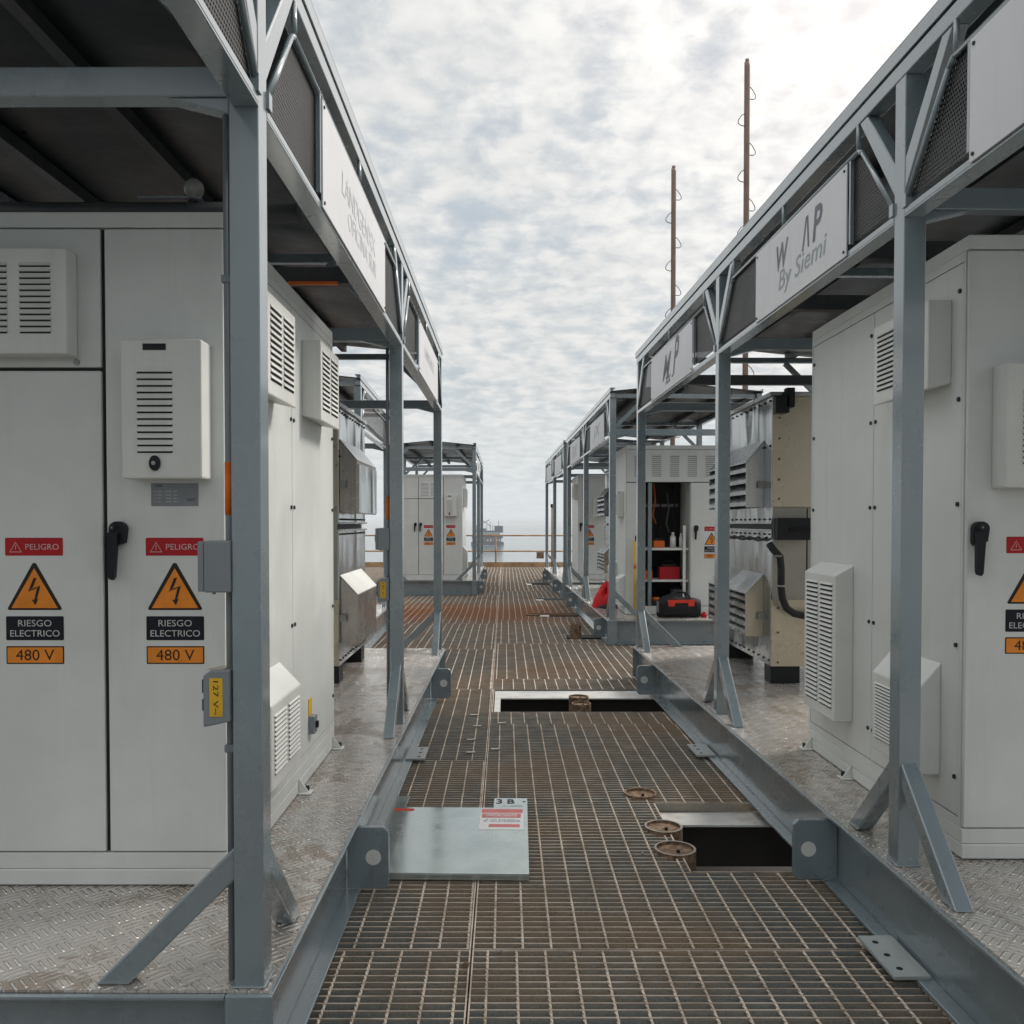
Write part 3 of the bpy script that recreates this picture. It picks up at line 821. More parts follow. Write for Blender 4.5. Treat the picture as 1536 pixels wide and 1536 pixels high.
def stickers(root, cx, y=-0.0006, scale=1.0):
    w_ = 0.187
    def flat(mb, pts, off, mt): mb.add([(a, y - off, b) for a, b in pts], [tuple(range(len(pts)))], mt)
    # red danger strip
    mb = MB(); flat(mb, rrect(cx - w_ / 2, cx + w_ / 2, 1.078, 1.136, 0.004), 0, 'red'); o = mb.build('danger_label', root, recalc=False)
    t = MB(); add_text(t, 'PELIGRO', (cx - w_ / 2 + 0.066, y - 0.0008, 1.097), (1, 0, 0), (0, 0, 1), 0.108, 0.019, 'pinkink')
    a = tri(cx - w_ / 2 + 0.034, 1.089, 0.040, 0.034); b = tri(cx - w_ / 2 + 0.034, 1.0912, 0.0335, 0.0285)
    for k in range(3):
        t.add([(p[0], y - 0.0008, p[1]) for p in (a[k], a[(k + 1) % 3], b[(k + 1) % 3], b[k])], [(0, 1, 2, 3)], 'pinkink')
    t.add([(p[0], y - 0.0008, p[1]) for p in ((cx - w_ / 2 + 0.033, 1.097), (cx - w_ / 2 + 0.035, 1.097), (cx - w_ / 2 + 0.035, 1.112), (cx - w_ / 2 + 0.033, 1.112))], [(0, 1, 2, 3)], 'pinkink')
    t.build('lettering', o, recalc=False)
    # triangle
    mb = MB(); hh = 0.153; ww = 0.176
    flat(mb, [(cx - ww / 2 + 0.004, 0.902), (cx + ww / 2 - 0.004, 0.902), (cx + ww / 2, 0.907), (cx + 0.006, 0.902 + hh - 0.002), (cx, 0.902 + hh), (cx - 0.006, 0.902 + hh - 0.002), (cx - ww / 2, 0.907)], 0, 'ink')
    flat(mb, tri(cx, 0.9085, ww - 0.026, hh - 0.024), 0.0008, 'orange')
    o = mb.build('shock_hazard_label', root, recalc=False)
    t = MB(); z = 0.918
    def fl(pts): t.add([(cx + a_, y - 0.0016, z + b_) for a_, b_ in pts], [tuple(range(len(pts)))], 'ink')
    fl([(-0.002, 0.088), (0.008, 0.088), (-0.005, 0.057), (-0.020, 0.043)]); fl([(-0.020, 0.043), (-0.005, 0.054), (0.018, 0.062), (0.010, 0.056)])
    fl([(0.018, 0.064), (0.019, 0.060), (0.007, 0.016), (-0.001, 0.016), (0.008, 0.052)])
    fl([(-0.009, 0.018), (0.003, 0.0), (0.013, 0.021), (0.003, 0.016)])
    t.build('bolt_symbol', o, recalc=False)
    # navy text plate
    mb = MB(); flat(mb, rrect(cx - w_ / 2, cx + w_ / 2, 0.804, 0.882, 0.004), 0, 'navy'); o = mb.build('risk_label', root, recalc=False)
    t = MB()
    add_text(t, 'RIESGO', (cx - 0.054, y - 0.0008, 0.849), (1, 0, 0), (0, 0, 1), 0.108, 0.021, 'pale')
    add_text(t, 'ELECTRICO', (cx - 0.080, y - 0.0008, 0.816), (1, 0, 0), (0, 0, 1), 0.160, 0.021, 'pale')
    t.build('lettering', o, recalc=False)
    # voltage plate
    mb = MB(); flat(mb, rrect(cx - w_ / 2, cx + w_ / 2, 0.727, 0.785, 0.003), 0, 'ink'); flat(mb, rrect(cx - w_ / 2 + 0.004, cx + w_ / 2 - 0.004, 0.731, 0.781, 0.002), 0.0008, 'orange')
    o = mb.build('voltage_label', root, recalc=False)
    t = MB(); add_text(t, '480 V', (cx - 0.062, y - 0.0016, 0.739), (1, 0, 0), (0, 0, 1), 0.124, 0.035, 'ink'); t.build('lettering', o, recalc=False)


def filter_box(root, x0, x1, z0, z1, dep=0.093):
    mb = MB(); mb.box(x0, x1, -dep, -0.0005, z0, z1, 'cab2'); o = mb.build('filter_box', root, 0.006)
    cx = (x0 + x1) / 2 - 0.02; l = MB()
    louvre_rows(l, (0, -dep - 0.0004, 0), (1, 0, 0), (0, 0, 1), (0, -1, 0), [(cx - 0.056, cx + 0.056)], z0 + 0.078, z1 - 0.088, 13)
    l.build('louvres', o, recalc=False)
    l = MB(); l.box(cx - 0.036, cx + 0.036, -dep - 0.0015, -dep - 0.0002, z1 - 0.034, z1 - 0.014, 'black'); l.build('badge', o)
    l = MB(); pts = [(cx + 0.017 * math.cos(2 * math.pi * k / 20), z0 + 0.048 + 0.024 * math.sin(2 * math.pi * k / 20)) for k in range(20)]
    l.poly([(a, -dep - 0.0002, b) for a, b in pts], (0, -0.008, 0), 'black'); l.tube([(cx - 0.003, -dep - 0.0082, z0 + 0.048), (cx - 0.003, -dep - 0.0095, z0 + 0.048)], 0.0065, 'steel', 12)
    l.build('lock', o)
    return o


def door_lock(mb, p, nrm):
    p = Vector(p); n = Vector(nrm); mb.tube([p - n * 0.001, p + n * 0.006], 0.0085, 'boltdark', 10)


H = 2.18
def cabinet(label, X, Y, s, D=1.77, Wc=1.25, doors=None, sides=2, vents_hi=(), vents_lo=(), boxes=(), stick=(), handles=(), front_vents=(), data_label=None, cut_open=None, feet=True, z_floor=FL):
    root = thing('electrical_cabinet', label, 'cabinet', (X, Y, z_floor), 0, 'light grey electrical cabinets')
    t = 0.02
    xl, xr = (-Wc, 0) if s < 0 else (0, Wc)
    mb = MB()
    if cut_open:
        a, b = cut_open    # an open bay: hollow carcass
        mb.box(xl + (t if s > 0 else 0), a - 0.001, t, D, 0.11, H - 0.05, 'cab'); mb.box(b + 0.001, xr - (t if s < 0 else 0), t, D, 0.11, H - 0.05, 'cab')
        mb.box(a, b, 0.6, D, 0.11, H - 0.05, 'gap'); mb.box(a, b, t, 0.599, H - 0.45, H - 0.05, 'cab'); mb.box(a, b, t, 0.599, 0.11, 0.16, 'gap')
    else:
        mb.box(s * t, s * Wc, t, D - 0.0, 0.11, H - 0.05, 'cab')
    mb.box(xl, xr, 0.0, D, H - 0.0495, H, 'cab')                       # cap
    mb.box(xl, xr, 0.004, D, 0.056, 0.1095, 'cab'); mb.box(xl, xr, 0.0, D, 0.004, 0.0555, 'cab')  # plinth
    mb.build('body', root, 0.004)
    zb, zt = 0.114, H - 0.054
    gk = MB()  # dark strips set in the door seams for the shade inside the gaps
    for da, db in zip(sorted(set((d[0], d[1]) for d in doors)), sorted(set((d[0], d[1]) for d in doors))[1:]):
        if db[0] - da[1] < 0.03: gk.box(da[1] + 0.0005, db[0] - 0.0005, 0.012, t - 0.001, zb, zt, 'gap')
    for d in doors:
        if len(d) > 2 and d[2] > 1.0: gk.box(d[0] + 0.002, d[1] - 0.002, 0.012, t - 0.001, d[2] - 0.011, d[2] - 0.0005, 'gap')
    if gk.v: gk.build('seam_shade', root)
    for d in doors:
        x0, x1 = d[0], d[1]; z0 = d[2] if len(d) > 2 else zb; z1 = d[3] if len(d) > 3 else zt
        mb = MB(); mb.box(x0, x1, 0.0, t - 0.001, z0, z1, 'cab'); o = mb.build('door', root, 0.004)
    ys = [0.006 + (D - 0.012) * k / sides for k in range(sides + 1)]
    for k in range(sides):
        mb = MB(); a, b = ys[k] + (0.026 if k == 0 else 0.0025), ys[k + 1] - (0.012 if k == sides - 1 else 0.0025)
        mb.box(0, s * (t - 0.001), a, b, 0.145, H - 0.085, 'cab'); o = mb.build('side_door', root, 0.003)
        if Y < 9: bolts('lock', o, [(s * 0.001, yy, z) for z in (0.28, 0.75, 1.25, 1.62, 2.0) for yy in (a + 0.022, b - 0.022)], (-s, 0, 0), 0.0085, 0.007, 'boltdark', 10)
    mb = MB()                                                           # frame strips round the side doors
    mb.box(0.0005 * s, s * (t - 0.001), 0.0205, 0.030, 0.1105, H - 0.0505, 'cab'); mb.box(0.0005 * s, s * (t - 0.001), D - 0.014, D - 0.001, 0.1105, H - 0.0505, 'cab')
    mb.box(0.0005 * s, s * (t - 0.001), 0.0305, D - 0.0145, H - 0.082, H - 0.0505, 'cab'); mb.box(0.0005 * s, s * (t - 0.001), 0.0305, D - 0.0145, 0.1105, 0.1415, 'cab')
    mb.build('side_frame', root)
    for v in vents_hi: side_vent(root, s, v[0], v[1], v[2], v[3], 0.085, 12, 0.0, down=True)
    for v in vents_lo: side_vent(root, s, v[0], v[1], v[2], v[3], 0.085, v[5], v[4], name='sloped_vent_cover')
    for v in front_vents: front_vent(root, *v)
    for b in boxes: filter_box(root, *b)
    for c in stick: stickers(root, c)
    for h_ in handles: handle(root, h_[0], h_[1])
    if data_label:
        x0, x1, z0, z1 = data_label
        mb = MB(); mb.box(x0, x1, -0.0012, -0.0001, z0, z1, 'silver'); o = mb.build('rating_label', root)
        tt = MB()
        add_text(tt, 'MNW', (x0 + 0.015, -0.0018, z1 - 0.013), (1, 0, 0), (0, 0, 1), 0.022, 0.008, 'ink')
        for k in range(4): add_text(tt, 'i1li  iiIl Ili', (x0 + 0.01, -0.0018, z0 + 0.012 + k * 0.011), (1, 0, 0), (0, 0, 1), 0.075, 0.004, 'pale')
        add_text(tt, 'INSST', (x1 - 0.036, -0.0018, z0 + 0.016), (1, 0, 0), (0, 0, 1), 0.028, 0.009, 'ink')
        tt.build('lettering', o, recalc=False)
    if feet:
        for y in (0.98, D - 0.035):
            mb = MB(); mb.box(-s * 0.055, s * -0.0005, y - 0.03, y + 0.03, 0.001, 0.008, 'cab2')
            mb.poly([(-s * 0.001, y - 0.012, 0.0081), (-s * 0.045, y - 0.012, 0.0081), (-s * 0.001, y - 0.012, 0.07)], (0, 0.008, 0), 'cab2')
            mb.tube([(-s * 0.034, y + 0.012, 0.008), (-s * 0.034, y + 0.012, 0.03)], 0.009, 'boltdark', 8)
            mb.build('foot_bracket', root, 0.002)
    return root


zsp = 1.678
cabL1 = cabinet('nearest left electrical cabinet with two columns of PELIGRO and 480 V stickers', -0.90, 2.82, -1, 1.77, 1.25,
    doors=[(-0.384, -0.004), (-0.88, -0.398, zsp + 0.006, H - 0.054), (-0.88, -0.398, 0.114, zsp - 0.005), (-1.246, -0.890)],
    vents_hi=((0.20, 0.60, 1.63, 1.985), (1.07, 1.49, 1.64, 1.995)), vents_lo=((0.22, 0.66, 0.235, 0.63, 0.09, 13),),
    boxes=((-0.295, -0.043, 1.322, 1.755),), stick=(-0.166, -0.620), handles=((-0.340, 1.165),),
    front_vents=((-0.807, -0.471, 1.7135, 2.045, 0.073, [(-0.752, -0.655), (-0.617, -0.519)], 1.775, 2.0, 12),), data_label=(-0.240, -0.088, 1.238, 1.312))
mb = MB(); mb.tube([(-0.475, -0.006, zsp + 0.022), (-0.475, 0.001, zsp + 0.022)], 0.010, 'steel', 14); mb.build('panel_screw', cabL1)
mb = MB(); mb.box(0.0005, 0.028, 1.165, 1.225, 0.215, 0.295, 'boxgrey'); mb.box(0.0005, 0.003, 1.16, 1.23, 0.296, 0.375, 'yellow'); mb.box(0.0281, 0.04, 1.185, 1.205, 0.24, 0.27, 'black'); mb.build('switch', cabL1, 0.003)

cabR1 = cabinet('nearest right electrical cabinet whose front is cut by the right picture edge', 1.605, 3.04, 1, 1.54, 1.25,
    doors=[(0.004, 0.60), (0.61, 1.246)], vents_hi=((0.11, 0.575, 1.665, 1.985),),
    vents_lo=((0.16, 0.56, 0.255, 0.67, 0.10, 17), (0.97, 1.38, 0.265, 0.99, 0.05, 27)),
    boxes=((0.085, 0.345, 1.303, 1.723),), stick=(0.235,), handles=((0.042, 1.165),))

# open tool cabinet on the middle right shelter
cabR2 = cabinet('grey cabinet with its left door open on dark shelves of tools', 1.565, 11.25, 1, 1.7, 1.30,
    doors=[(0.004, 0.215, 0.114, 1.70), (0.83, 1.296, 0.114, 1.70), (0.004, 1.296, 1.71, H - 0.054)],
    vents_hi=((0.25, 0.7, 1.25, 1.6),), vents_lo=((0.1, 0.5, 0.1, 0.5, 0.05, 10), (0.9, 1.3, 0.25, 0.65, 0.08, 10)), stick=(1.10,), handles=((0.90, 1.13),), cut_open=(0.22, 0.82))
mb = MB()
louvre_rows(mb, (0, -0.0005, 0), (1, 0, 0), (0, 0, 1), (0, -1, 0), [(0.1 + 0.23 * k, 0.22 + 0.23 * k) for k in range(5)], 1.78, 2.06, 11, 'cab')
mb.build('louvres', cabR2, recalc=False)
mb = MB(); mb.box(0.225, 0.815, 0.06, 0.55, 0.83, 0.86, 'cab2'); mb.build('shelf', cabR2)
mb = MB(); mb.box(0.225, 0.815, 0.06, 0.55, 0.42, 0.445, 'cab2'); mb.build('shelf', cabR2)
mb = MB(); mb.box(0.285, 0.33, 0.0, 0.05, 0.115, 1.70, 'frame'); mb.build('door_frame', cabR2)
mb = MB(); mb.box(0.74, 0.775, 0.03, 0.06, 0.13, 1.15, 'cab2'); mb.build('upright', cabR2)

cabR3 = cabinet('far right grey cabinet glimpsed between posts behind the middle right shelter', 1.52, 18.1, 1, 1.6, 1.25, doors=[(0.004, 0.60), (0.61, 1.246)],
    vents_hi=((0.11, 0.575, 1.665, 1.985),), boxes=((0.31, 0.56, 1.303, 1.723),), stick=(0.24,), handles=((0.06, 1.165),))
cabL3 = cabinet('far left grey cabinet facing the camera by the end railing', -0.87, 18.0, -1, 1.7, 1.25,
    doors=[(-0.386, -0.004), (-0.90, -0.396, zsp + 0.006, H - 0.054), (-0.90, -0.396, 0.114, zsp - 0.005), (-1.246, -0.910, 0.114, zsp - 0.005), (-1.246, -0.910, zsp + 0.006, H - 0.054)],
    vents_hi=((0.2, 0.6, 1.5, 1.9),), vents_lo=((0.2, 0.6, 0.2, 0.7, 0.1, 12),), boxes=((-0.36, -0.12, 1.322, 1.755),), stick=(-0.24, -0.70), handles=((-0.86, 1.165), (-0.97, 1.165)))
mb = MB(); louvre_rows(mb, (0, -0.0005, 0), (1, 0, 0), (0, 0, 1), (0, -1, 0), [(-0.85, -0.7), (-0.65, -0.48)], 1.75, 2.02, 10, 'cab'); mb.build('louvres', cabL3, recalc=False)

# tools in the open cabinet
def bottle(x, y, z, h, r, label):
    mb = MB(); mb.tube([(0, 0, 0), (0, 0, h * 0.72)], r, 'jar', 16); mb.tube([(0, 0, h * 0.7201), (0, 0, h * 0.8)], r * 0.7, 'jar', 16); mb.tube([(0, 0, h * 0.801), (0, 0, h)], r * 0.5, 'cab2', 12)
    o = mb.build('bottle'); o.location = (x, y, z); return tag(o, label, 'bottle', 'white bottles on the tool shelf')
bottle(2.20, 11.42, FL + 0.861, 0.20, 0.038, 'wider white bottle on the upper shelf of the open cabinet')
bottle(2.30, 11.40, FL + 0.861, 0.19, 0.022, 'slim white bottle beside the cabinet upright on the upper shelf')
mb = MB(); mb.box(-0.07, 0.07, -0.05, 0.05, 0, 0.09, 'tape'); mb.box(-0.05, 0.05, -0.03, 0.03, 0.0901, 0.12, 'ink'); o = mb.build('tool_case', bevel=0.006); o.location = (2.02, 11.45, FL + 0.861); tag(o, 'small orange tool case on the upper shelf of the open cabinet', 'tool case')
mb = MB(); mb.box(-0.13, 0.13, -0.08, 0.08, 0, 0.16, 'red'); mb.box(-0.10, 0.10, -0.06, 0.06, 0.1601, 0.19, 'ink'); mb.tube([(-0.06, 0, 0.19), (-0.06, 0, 0.23), (0.06, 0, 0.23), (0.06, 0, 0.19)], 0.008, 'black', 8); o = mb.build('tool_case', bevel=0.008); o.location = (2.16, 11.5, FL + 0.446); tag(o, 'dark red tool case on the lower shelf of the open cabinet', 'tool case')
mb = MB(); mb.tube([(0, 0, 0), (0, 0, 0.95)], 0.035, 'yellow', 14); mb.tube([(0, 0, 0.9501), (0, 0, 1.02)], 0.02, 'ink', 12); mb.tube([(0, 0, 0.6), (0, 0, 0.66)], 0.036, 'tape', 14)
o = mb.build('yellow_pole'); o.location = (1.685, 11.16, FL); tag(o, 'tall yellow rod leaning upright beside the open cabinet door', 'pole')
def clutter(name, x, y, z, sx, sy, sz, mt, label, cat):
    mb = MB(); mb.box(-sx, sx, -sy, sy, 0, sz * 0.8, mt); mb.box(-sx * 0.8, sx * 0.8, -sy * 0.8, sy * 0.8, sz * 0.8005, sz, 'ink'); mb.box(-sx * 0.5, sx * 0.5, -sy - 0.003, -sy - 0.0003, sz * 0.2, sz * 0.5, 'silver')
    o = mb.build(name, bevel=0.004); o.location = (x, y, z); return tag(o, label, cat)
clutter('storage_box', 1.88, 11.45, FL + 0.446, 0.05, 0.05, 0.14, 'tape', 'narrow orange box at the left of the lower shelf in the open cabinet', 'box')
clutter('storage_box', 2.28, 11.55, FL + 0.162, 0.07, 0.08, 0.18, 'boxgrey', 'grey box on the bottom of the open cabinet', 'box')
mb = MB()
for k in range(6):
    xx = 1.83 + 0.09 * k; zz = FL + 1.05 + 0.12 * ((k * 7) % 3)
    mb.tube([(xx, 11.80, zz + 0.42), (xx + 0.02, 11.77, zz + 0.2), (xx - 0.015, 11.76, zz), (xx + 0.03, 11.78, zz - 0.12)], 0.011, ('yellow', 'blackrub', 'tape', 'blackrub', 'wire', 'blackrub')[k], 6)
mb.box(1.82, 2.34, 11.81, 11.835, FL + 1.40, FL + 1.44, 'boxgrey')
o = mb.build('cable_rack'); tag(o, 'rack of hanging coloured cables inside the open cabinet', 'cables')
for (x, z, c_) in ((1.98, 0.30, 'tape'), (2.12, 0.20, 'red')):
    mb = MB(); mb.tube([(0, 0, 0), (0, 0, 0.05)], 0.05, c_, 16); mb.tube([(0, 0, 0.0501), (0, 0, 0.06)], 0.03, 'ink', 12)
    o = mb.build('cable_reel'); o.location = (x, 11.42, FL + 0.162); tag(o, 'orange cable reel on the open cabinet floor' if c_ == 'tape' else 'red cable reel on the open cabinet floor', 'cable reel')

# ------------------------------------------------------------------ steel equipment housings with hoods
def housing(label, X, Y, s, Ly=1.26, Wu=0.95, top=2.40, brown=False, lid='hood', side_z=None):
    """u inward from the corridor face; near face at local y 0"""
    root = thing('equipment_housing', label, 'equipment housing', (X, Y, FL), 0, 'riveted steel equipment housings')
    z0, zm, z1 = 0.13, 1.155, top - FL
    mb = MB()
    mb.box(0, s * Wu, 0.02, Ly, z0, zm - 0.018, 'stainless'); mb.box(0, s * Wu, 0.02, Ly, zm + 0.018, z1, 'stainless')
    mb.box(s * 0.03, s * (Wu - 0.03), 0.06, Ly - 0.04, zm - 0.0175, zm + 0.0175, 'black')
    mb.build('body', root, 0.003)
    mb = MB(); mb.box(-s * 0.018, s * 0.0005 * 0, 0.0, Ly, zm + 0.02, zm + 0.034, 'hood'); mb.box(-s * 0.018, 0, 0.0, Ly, zm - 0.034, zm - 0.02, 'hood'); mb.build('flange', root, 0.002)
    if Y < 9: bolts('bolt', root, [(0.0005 * s, 0.05 + (Ly - 0.1) * k / 10, zz) for zz in (zm + 0.055, zm - 0.055, z1 - 0.03, z0 + 0.04, z1 - 0.36) for k in range(11)], (-s, 0, 0), 0.0085, 0.0095, 'boltdark', 6)
    mb = MB(); mb.box(-s * 0.02, s * (Wu + 0.02), -0.01, Ly + 0.02, z1 + 0.0005, z1 + 0.03, 'hood'); mb.build('lid', root, 0.004)
    # cream end panels with a recess between
    mb = MB(); mb.box(0.001 * s, s * Wu, 0.0, 0.0195, 0.13, 0.62, 'cream'); mb.build('lower_end_panel', root, 0.003)
    mb = MB(); mb.box(0.001 * s, s * Wu, 0.0, 0.0195, 1.30, z1 - 0.001, 'cream'); mb.build('upper_end_panel', root, 0.003)
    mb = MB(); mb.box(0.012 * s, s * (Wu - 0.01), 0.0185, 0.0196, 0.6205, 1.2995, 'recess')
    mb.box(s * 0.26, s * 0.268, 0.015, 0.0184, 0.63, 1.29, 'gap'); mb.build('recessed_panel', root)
    if Y < 9: bolts('panel_bolt', root, [(s * uu, 0.0005, zz) for zz in (0.16, 0.38, 0.56, 1.36, 1.5, 1.65, 1.8, 1.95) if zz < z1 - 0.03 for uu in (0.05, Wu - 0.05)], (0, -1, 0), 0.008, 0.0055, 'boltdark', 8)
    # hoods
    for (ha, hb, hc, nn) in ((1.795, 1.64, 1.30, 4), (0.79, 0.65, 0.325, 5)):
        m1 = 'hoodbrown' if brown else 'hood'
        hd = MB(); ua = -0.135; y0, y1 = 0.20, Ly - 0.02
        if s > 0:      # open slatted mouth
            hd.poly([(s * u, y0, z) for u, z in ((0.0, hc), (ua, hc), (ua, hb), (0.0, ha))], (0, 0.012, 0), 'cream' if nn == 5 else 'hood')
            hd.poly([(s * u, y1 - 0.012, z) for u, z in ((0.0, hc), (ua, hc), (ua, hb), (0.0, ha))], (0, 0.012, 0), m1)
            hd.poly([(s * 0.0, y0 - 0.004, ha), (s * ua * 1.03, y0 - 0.004, hb - 0.006), (s * ua * 1.03, y0 - 0.004, hb + 0.005), (s * 0.0, y0 - 0.004, ha + 0.011)], (0, y1 - y0 + 0.008, 0), 'hood')
            hd.box(s * -0.01, s * -0.0005, y0 + 0.013, y1 - 0.013, hc, hb, 'gap')
            o = hd.build('hood', root, 0.002)
            sl = MB()
            for k in range(nn):
                z = hc + (hb - hc) * (k + 0.15) / nn; t = (hb - hc) / nn
                sl.poly([(s * ua, y0 + 0.0125, z), (s * ua, y0 + 0.0125, z + t * 0.35), (s * (ua + 0.05), y0 + 0.0125, z + t * 0.95), (s * (ua + 0.05), y0 + 0.0125, z + t * 0.85)], (0, y1 - y0 - 0.025, 0), 'hood')
            sl.build('slats', o)
        else:          # closed boxy hood
            hd.poly([(s * u, y0 * 0.3, z) for u, z in ((0.0005, hc - 0.03), (ua * 0.95, hc - 0.05), (ua * 0.95, hb), (0.0005, ha))], (0, y1 - y0 * 0.3 - 0.2, 0), m1)
            o = hd.build('hood', root, 0.004)
            sl = MB()
            if nn == 4: sl.box(s * (ua * 0.95 - 0.0015), s * (ua * 0.95 - 0.010), y0 * 0.3 + 0.02, y1 - 0.22, hc - 0.04, hb - 0.02, 'stainless')
            sl.poly([(s * ua * 0.96, y0 * 0.3 - 0.003, hb + 0.003), (s * 0.0005, y0 * 0.3 - 0.003, ha + 0.003), (s * 0.0005, y0 * 0.3 - 0.003, ha + 0.008), (s * ua * 0.96, y0 * 0.3 - 0.003, hb + 0.008)], (0, y1 - y0 * 0.3 - 0.194, 0), 'cab2' if nn == 5 else 'hood')
            sl.build('cover_plate', o)
        ct = MB(); ct.box(-s * 0.05, -s * 0.0005, 0.02 if s < 0 else 0.165, 0.035 if s < 0 else 0.18, (ha + hc) / 2 - 0.1, (ha + hc) / 2 - 0.05, 'steel'); ct.build('catch', root)
    for y in (0.02, Ly - 0.2):
        for u in (0.0, Wu - 0.22):
            mb = MB(); mb.box(s * (u + 0.004), s * (u + 0.22), y, y + 0.16, 0.001, 0.1295, 'black'); mb.build('foot', root, 0.004)
    return root


hsR = housing('riveted steel housing with slatted hoods and cream end panel on the nearest right shelter', 1.955, 6.39, 1, Ly=1.42, top=2.415)
hsL = housing('riveted steel housing with brown closed hoods behind the nearest left cabinet', -1.216, 6.39, -1, Ly=1.22, top=2.34, brown=True)
hs2 = housing('distant white slatted housing on the middle right shelter', 1.83, 14.7, 1, Ly=1.3)
for root, s in ((hsR, 1),):
    mb = MB(); mb.box(s * 0.002, s * 0.10, -0.07, -0.0005, 1.98, 2.10, 'black'); mb.box(s * 0.08, s * 0.14, -0.07, -0.0006, 2.02, 2.16, 'black'); mb.build('corner_bracket', root, 0.003)
    mb = MB(); mb.box(s * 0.02, s * 0.26, -0.07, 0.0145, 1.06, 1.22, 'black'); mb.box(s * 0.1, s * 0.3, -0.09, -0.071, 1.13, 1.145, 'black'); mb.build('coupling_box', root, 0.006)
    mb = MB()
    pts = []
    for k in range(30):
        t = k / 29
        pts.append((-0.03, 0.02 + t * 1.35, 1.075 - 0.022 * abs(math.sin(t * math.pi * 3))))
    mb.tube(pts, 0.010, 'blackrub', 8); mb.build('sagging_cable', root)
# dark hose
mb = MB(); pts = [(-0.03, -0.03, 1.03), (-0.01, -0.06, 0.99), (0.03, -0.09, 0.94), (0.035, -0.1, 0.85), (0.035, -0.1, 0.72), (0.045, -0.1, 0.64), (0.075, -0.1, 0.57), (0.13, -0.1, 0.53), (0.20, -0.1, 0.515), (0.30, -0.1, 0.515), (0.5, -0.08, 0.52)]
mb.tube(pts, 0.026, 'blackrub', 12)
for p in ((0.035, -0.1, 0.73), (0.022, -0.085, 0.945)): mb.tube([(p[0], p[1], p[2] - 0.006), (p[0], p[1], p[2] + 0.006)], 0.032, 'steel', 12)
hose = mb.build('hose'); hose.location = (1.955, 6.38, FL); tag(hose, 'thick black hose curving down the cream end of the right housing', 'hose')

# ------------------------------------------------------------------ conduits and junction boxes on the left posts
def conduit(X, Y, label, tape=True):
    r = thing('conduit_pipe', label, 'conduit', (X, Y, 0.0), 0, 'conduits clipped to the left shelter posts')
    mb = MB(); mb.tube([(0, 0, FL + 0.002), (0, 0, 2.52)], 0.0095, 'boxgrey', 12); mb.build('pipe', r)
    mb = MB(); mb.tube([(0, 0, 1.51), (0, 0, 1.645)], 0.0104, 'tape', 12); mb.build('tape_band', r)
    for z in (0.9, 2.1):
        mb = MB(); mb.box(-0.013, 0.012, -0.012, 0.012, z, z + 0.02, 'boxgrey'); mb.build('clamp', r, 0.002)
    return r


def jbox(X, Y, z, label, kind):
    r = thing('junction_box', label, 'junction box', (X, Y, z), 0, 'junction boxes on the left shelter posts')
    if kind == 'plain':
        mb = MB(); mb.box(-0.066, 0.0, -0.05, 0.02, 0.0, 0.13, 'boxgrey'); mb.build('box', r, 0.004)
        mb = MB(); mb.box(-0.082, -0.0665, -0.048, 0.018, 0.002, 0.128, 'boxgrey'); mb.box(-0.088, -0.0821, -0.03, 0.0, 0.05, 0.09, 'boxgrey'); mb.build('lid', r, 0.003)
        mb = MB(); mb.tube([(-0.05, -0.02, -0.006), (-0.05, -0.02, 0.0)], 0.005, 'steel', 8); mb.build('screw', r)
    else:
        mb = MB(); mb.poly([(-0.070, -0.05, -0.010), (-0.004, -0.05, 0.004), (-0.004, -0.05, 0.135), (-0.05, -0.05, 0.135), (-0.070, -0.05, 0.12)], (0, 0.07, 0), 'boxgrey'); mb.build('box', r, 0.004)
        mb = MB(); mb.box(-0.053, -0.020, -0.0515, -0.0503, 0.018, 0.115, 'yellow'); o = mb.build('yellow_label', r)
        t = MB(); add_text(t, '127 V~', (-0.043, -0.0525, 0.108), (0, 0, -1), (1, 0, 0), 0.085, 0.013, 'ink'); t.build('lettering', o, recalc=False)
        mb = MB(); mb.poly([(-0.062, -0.045, 0.1352), (-0.02, -0.045, 0.1352), (-0.006, 0.01, 0.1352), (-0.04, 0.01, 0.1352)], (0, 0, 0.002), 'cream'); mb.build('top_label', r)
        mb = MB(); mb.box(-0.076, -0.0702, -0.04, 0.01, 0.03, 0.06, 'black'); mb.box(-0.076, -0.0702, -0.04, 0.01, 0.075, 0.11, 'black'); mb.build('socket_covers', r, 0.002)
    return r


def post_face(root, py):                # world point at the inner (left) face of a left-shelter post
    return to_world(root, (-0.028 - 0.075, py, 0))
p1 = post_face(left1, 0.065); p2 = post_face(left1, 2.99)
conduit(p1.x - 0.019, p1.y + 0.005, 'grey conduit with an orange band on the left foreground post')
conduit(p2.x - 0.016, p2.y + 0.005, 'thin conduit with an orange band on the second left post')
jbox(p1.x - 0.001, p1.y, 1.315, 'plain grey junction box beside the left foreground post', 'plain')
jbox(p1.x - 0.001, p1.y, 0.985, 'grey box with yellow voltage label on the left foreground post', 'label')
jbox(p2.x - 0.001, p2.y, 1.33, 'small plain grey junction box on the second left post', 'plain')
jbox(p2.x - 0.001, p2.y, 1.03, 'small grey box with yellow label on the second left post', 'label')
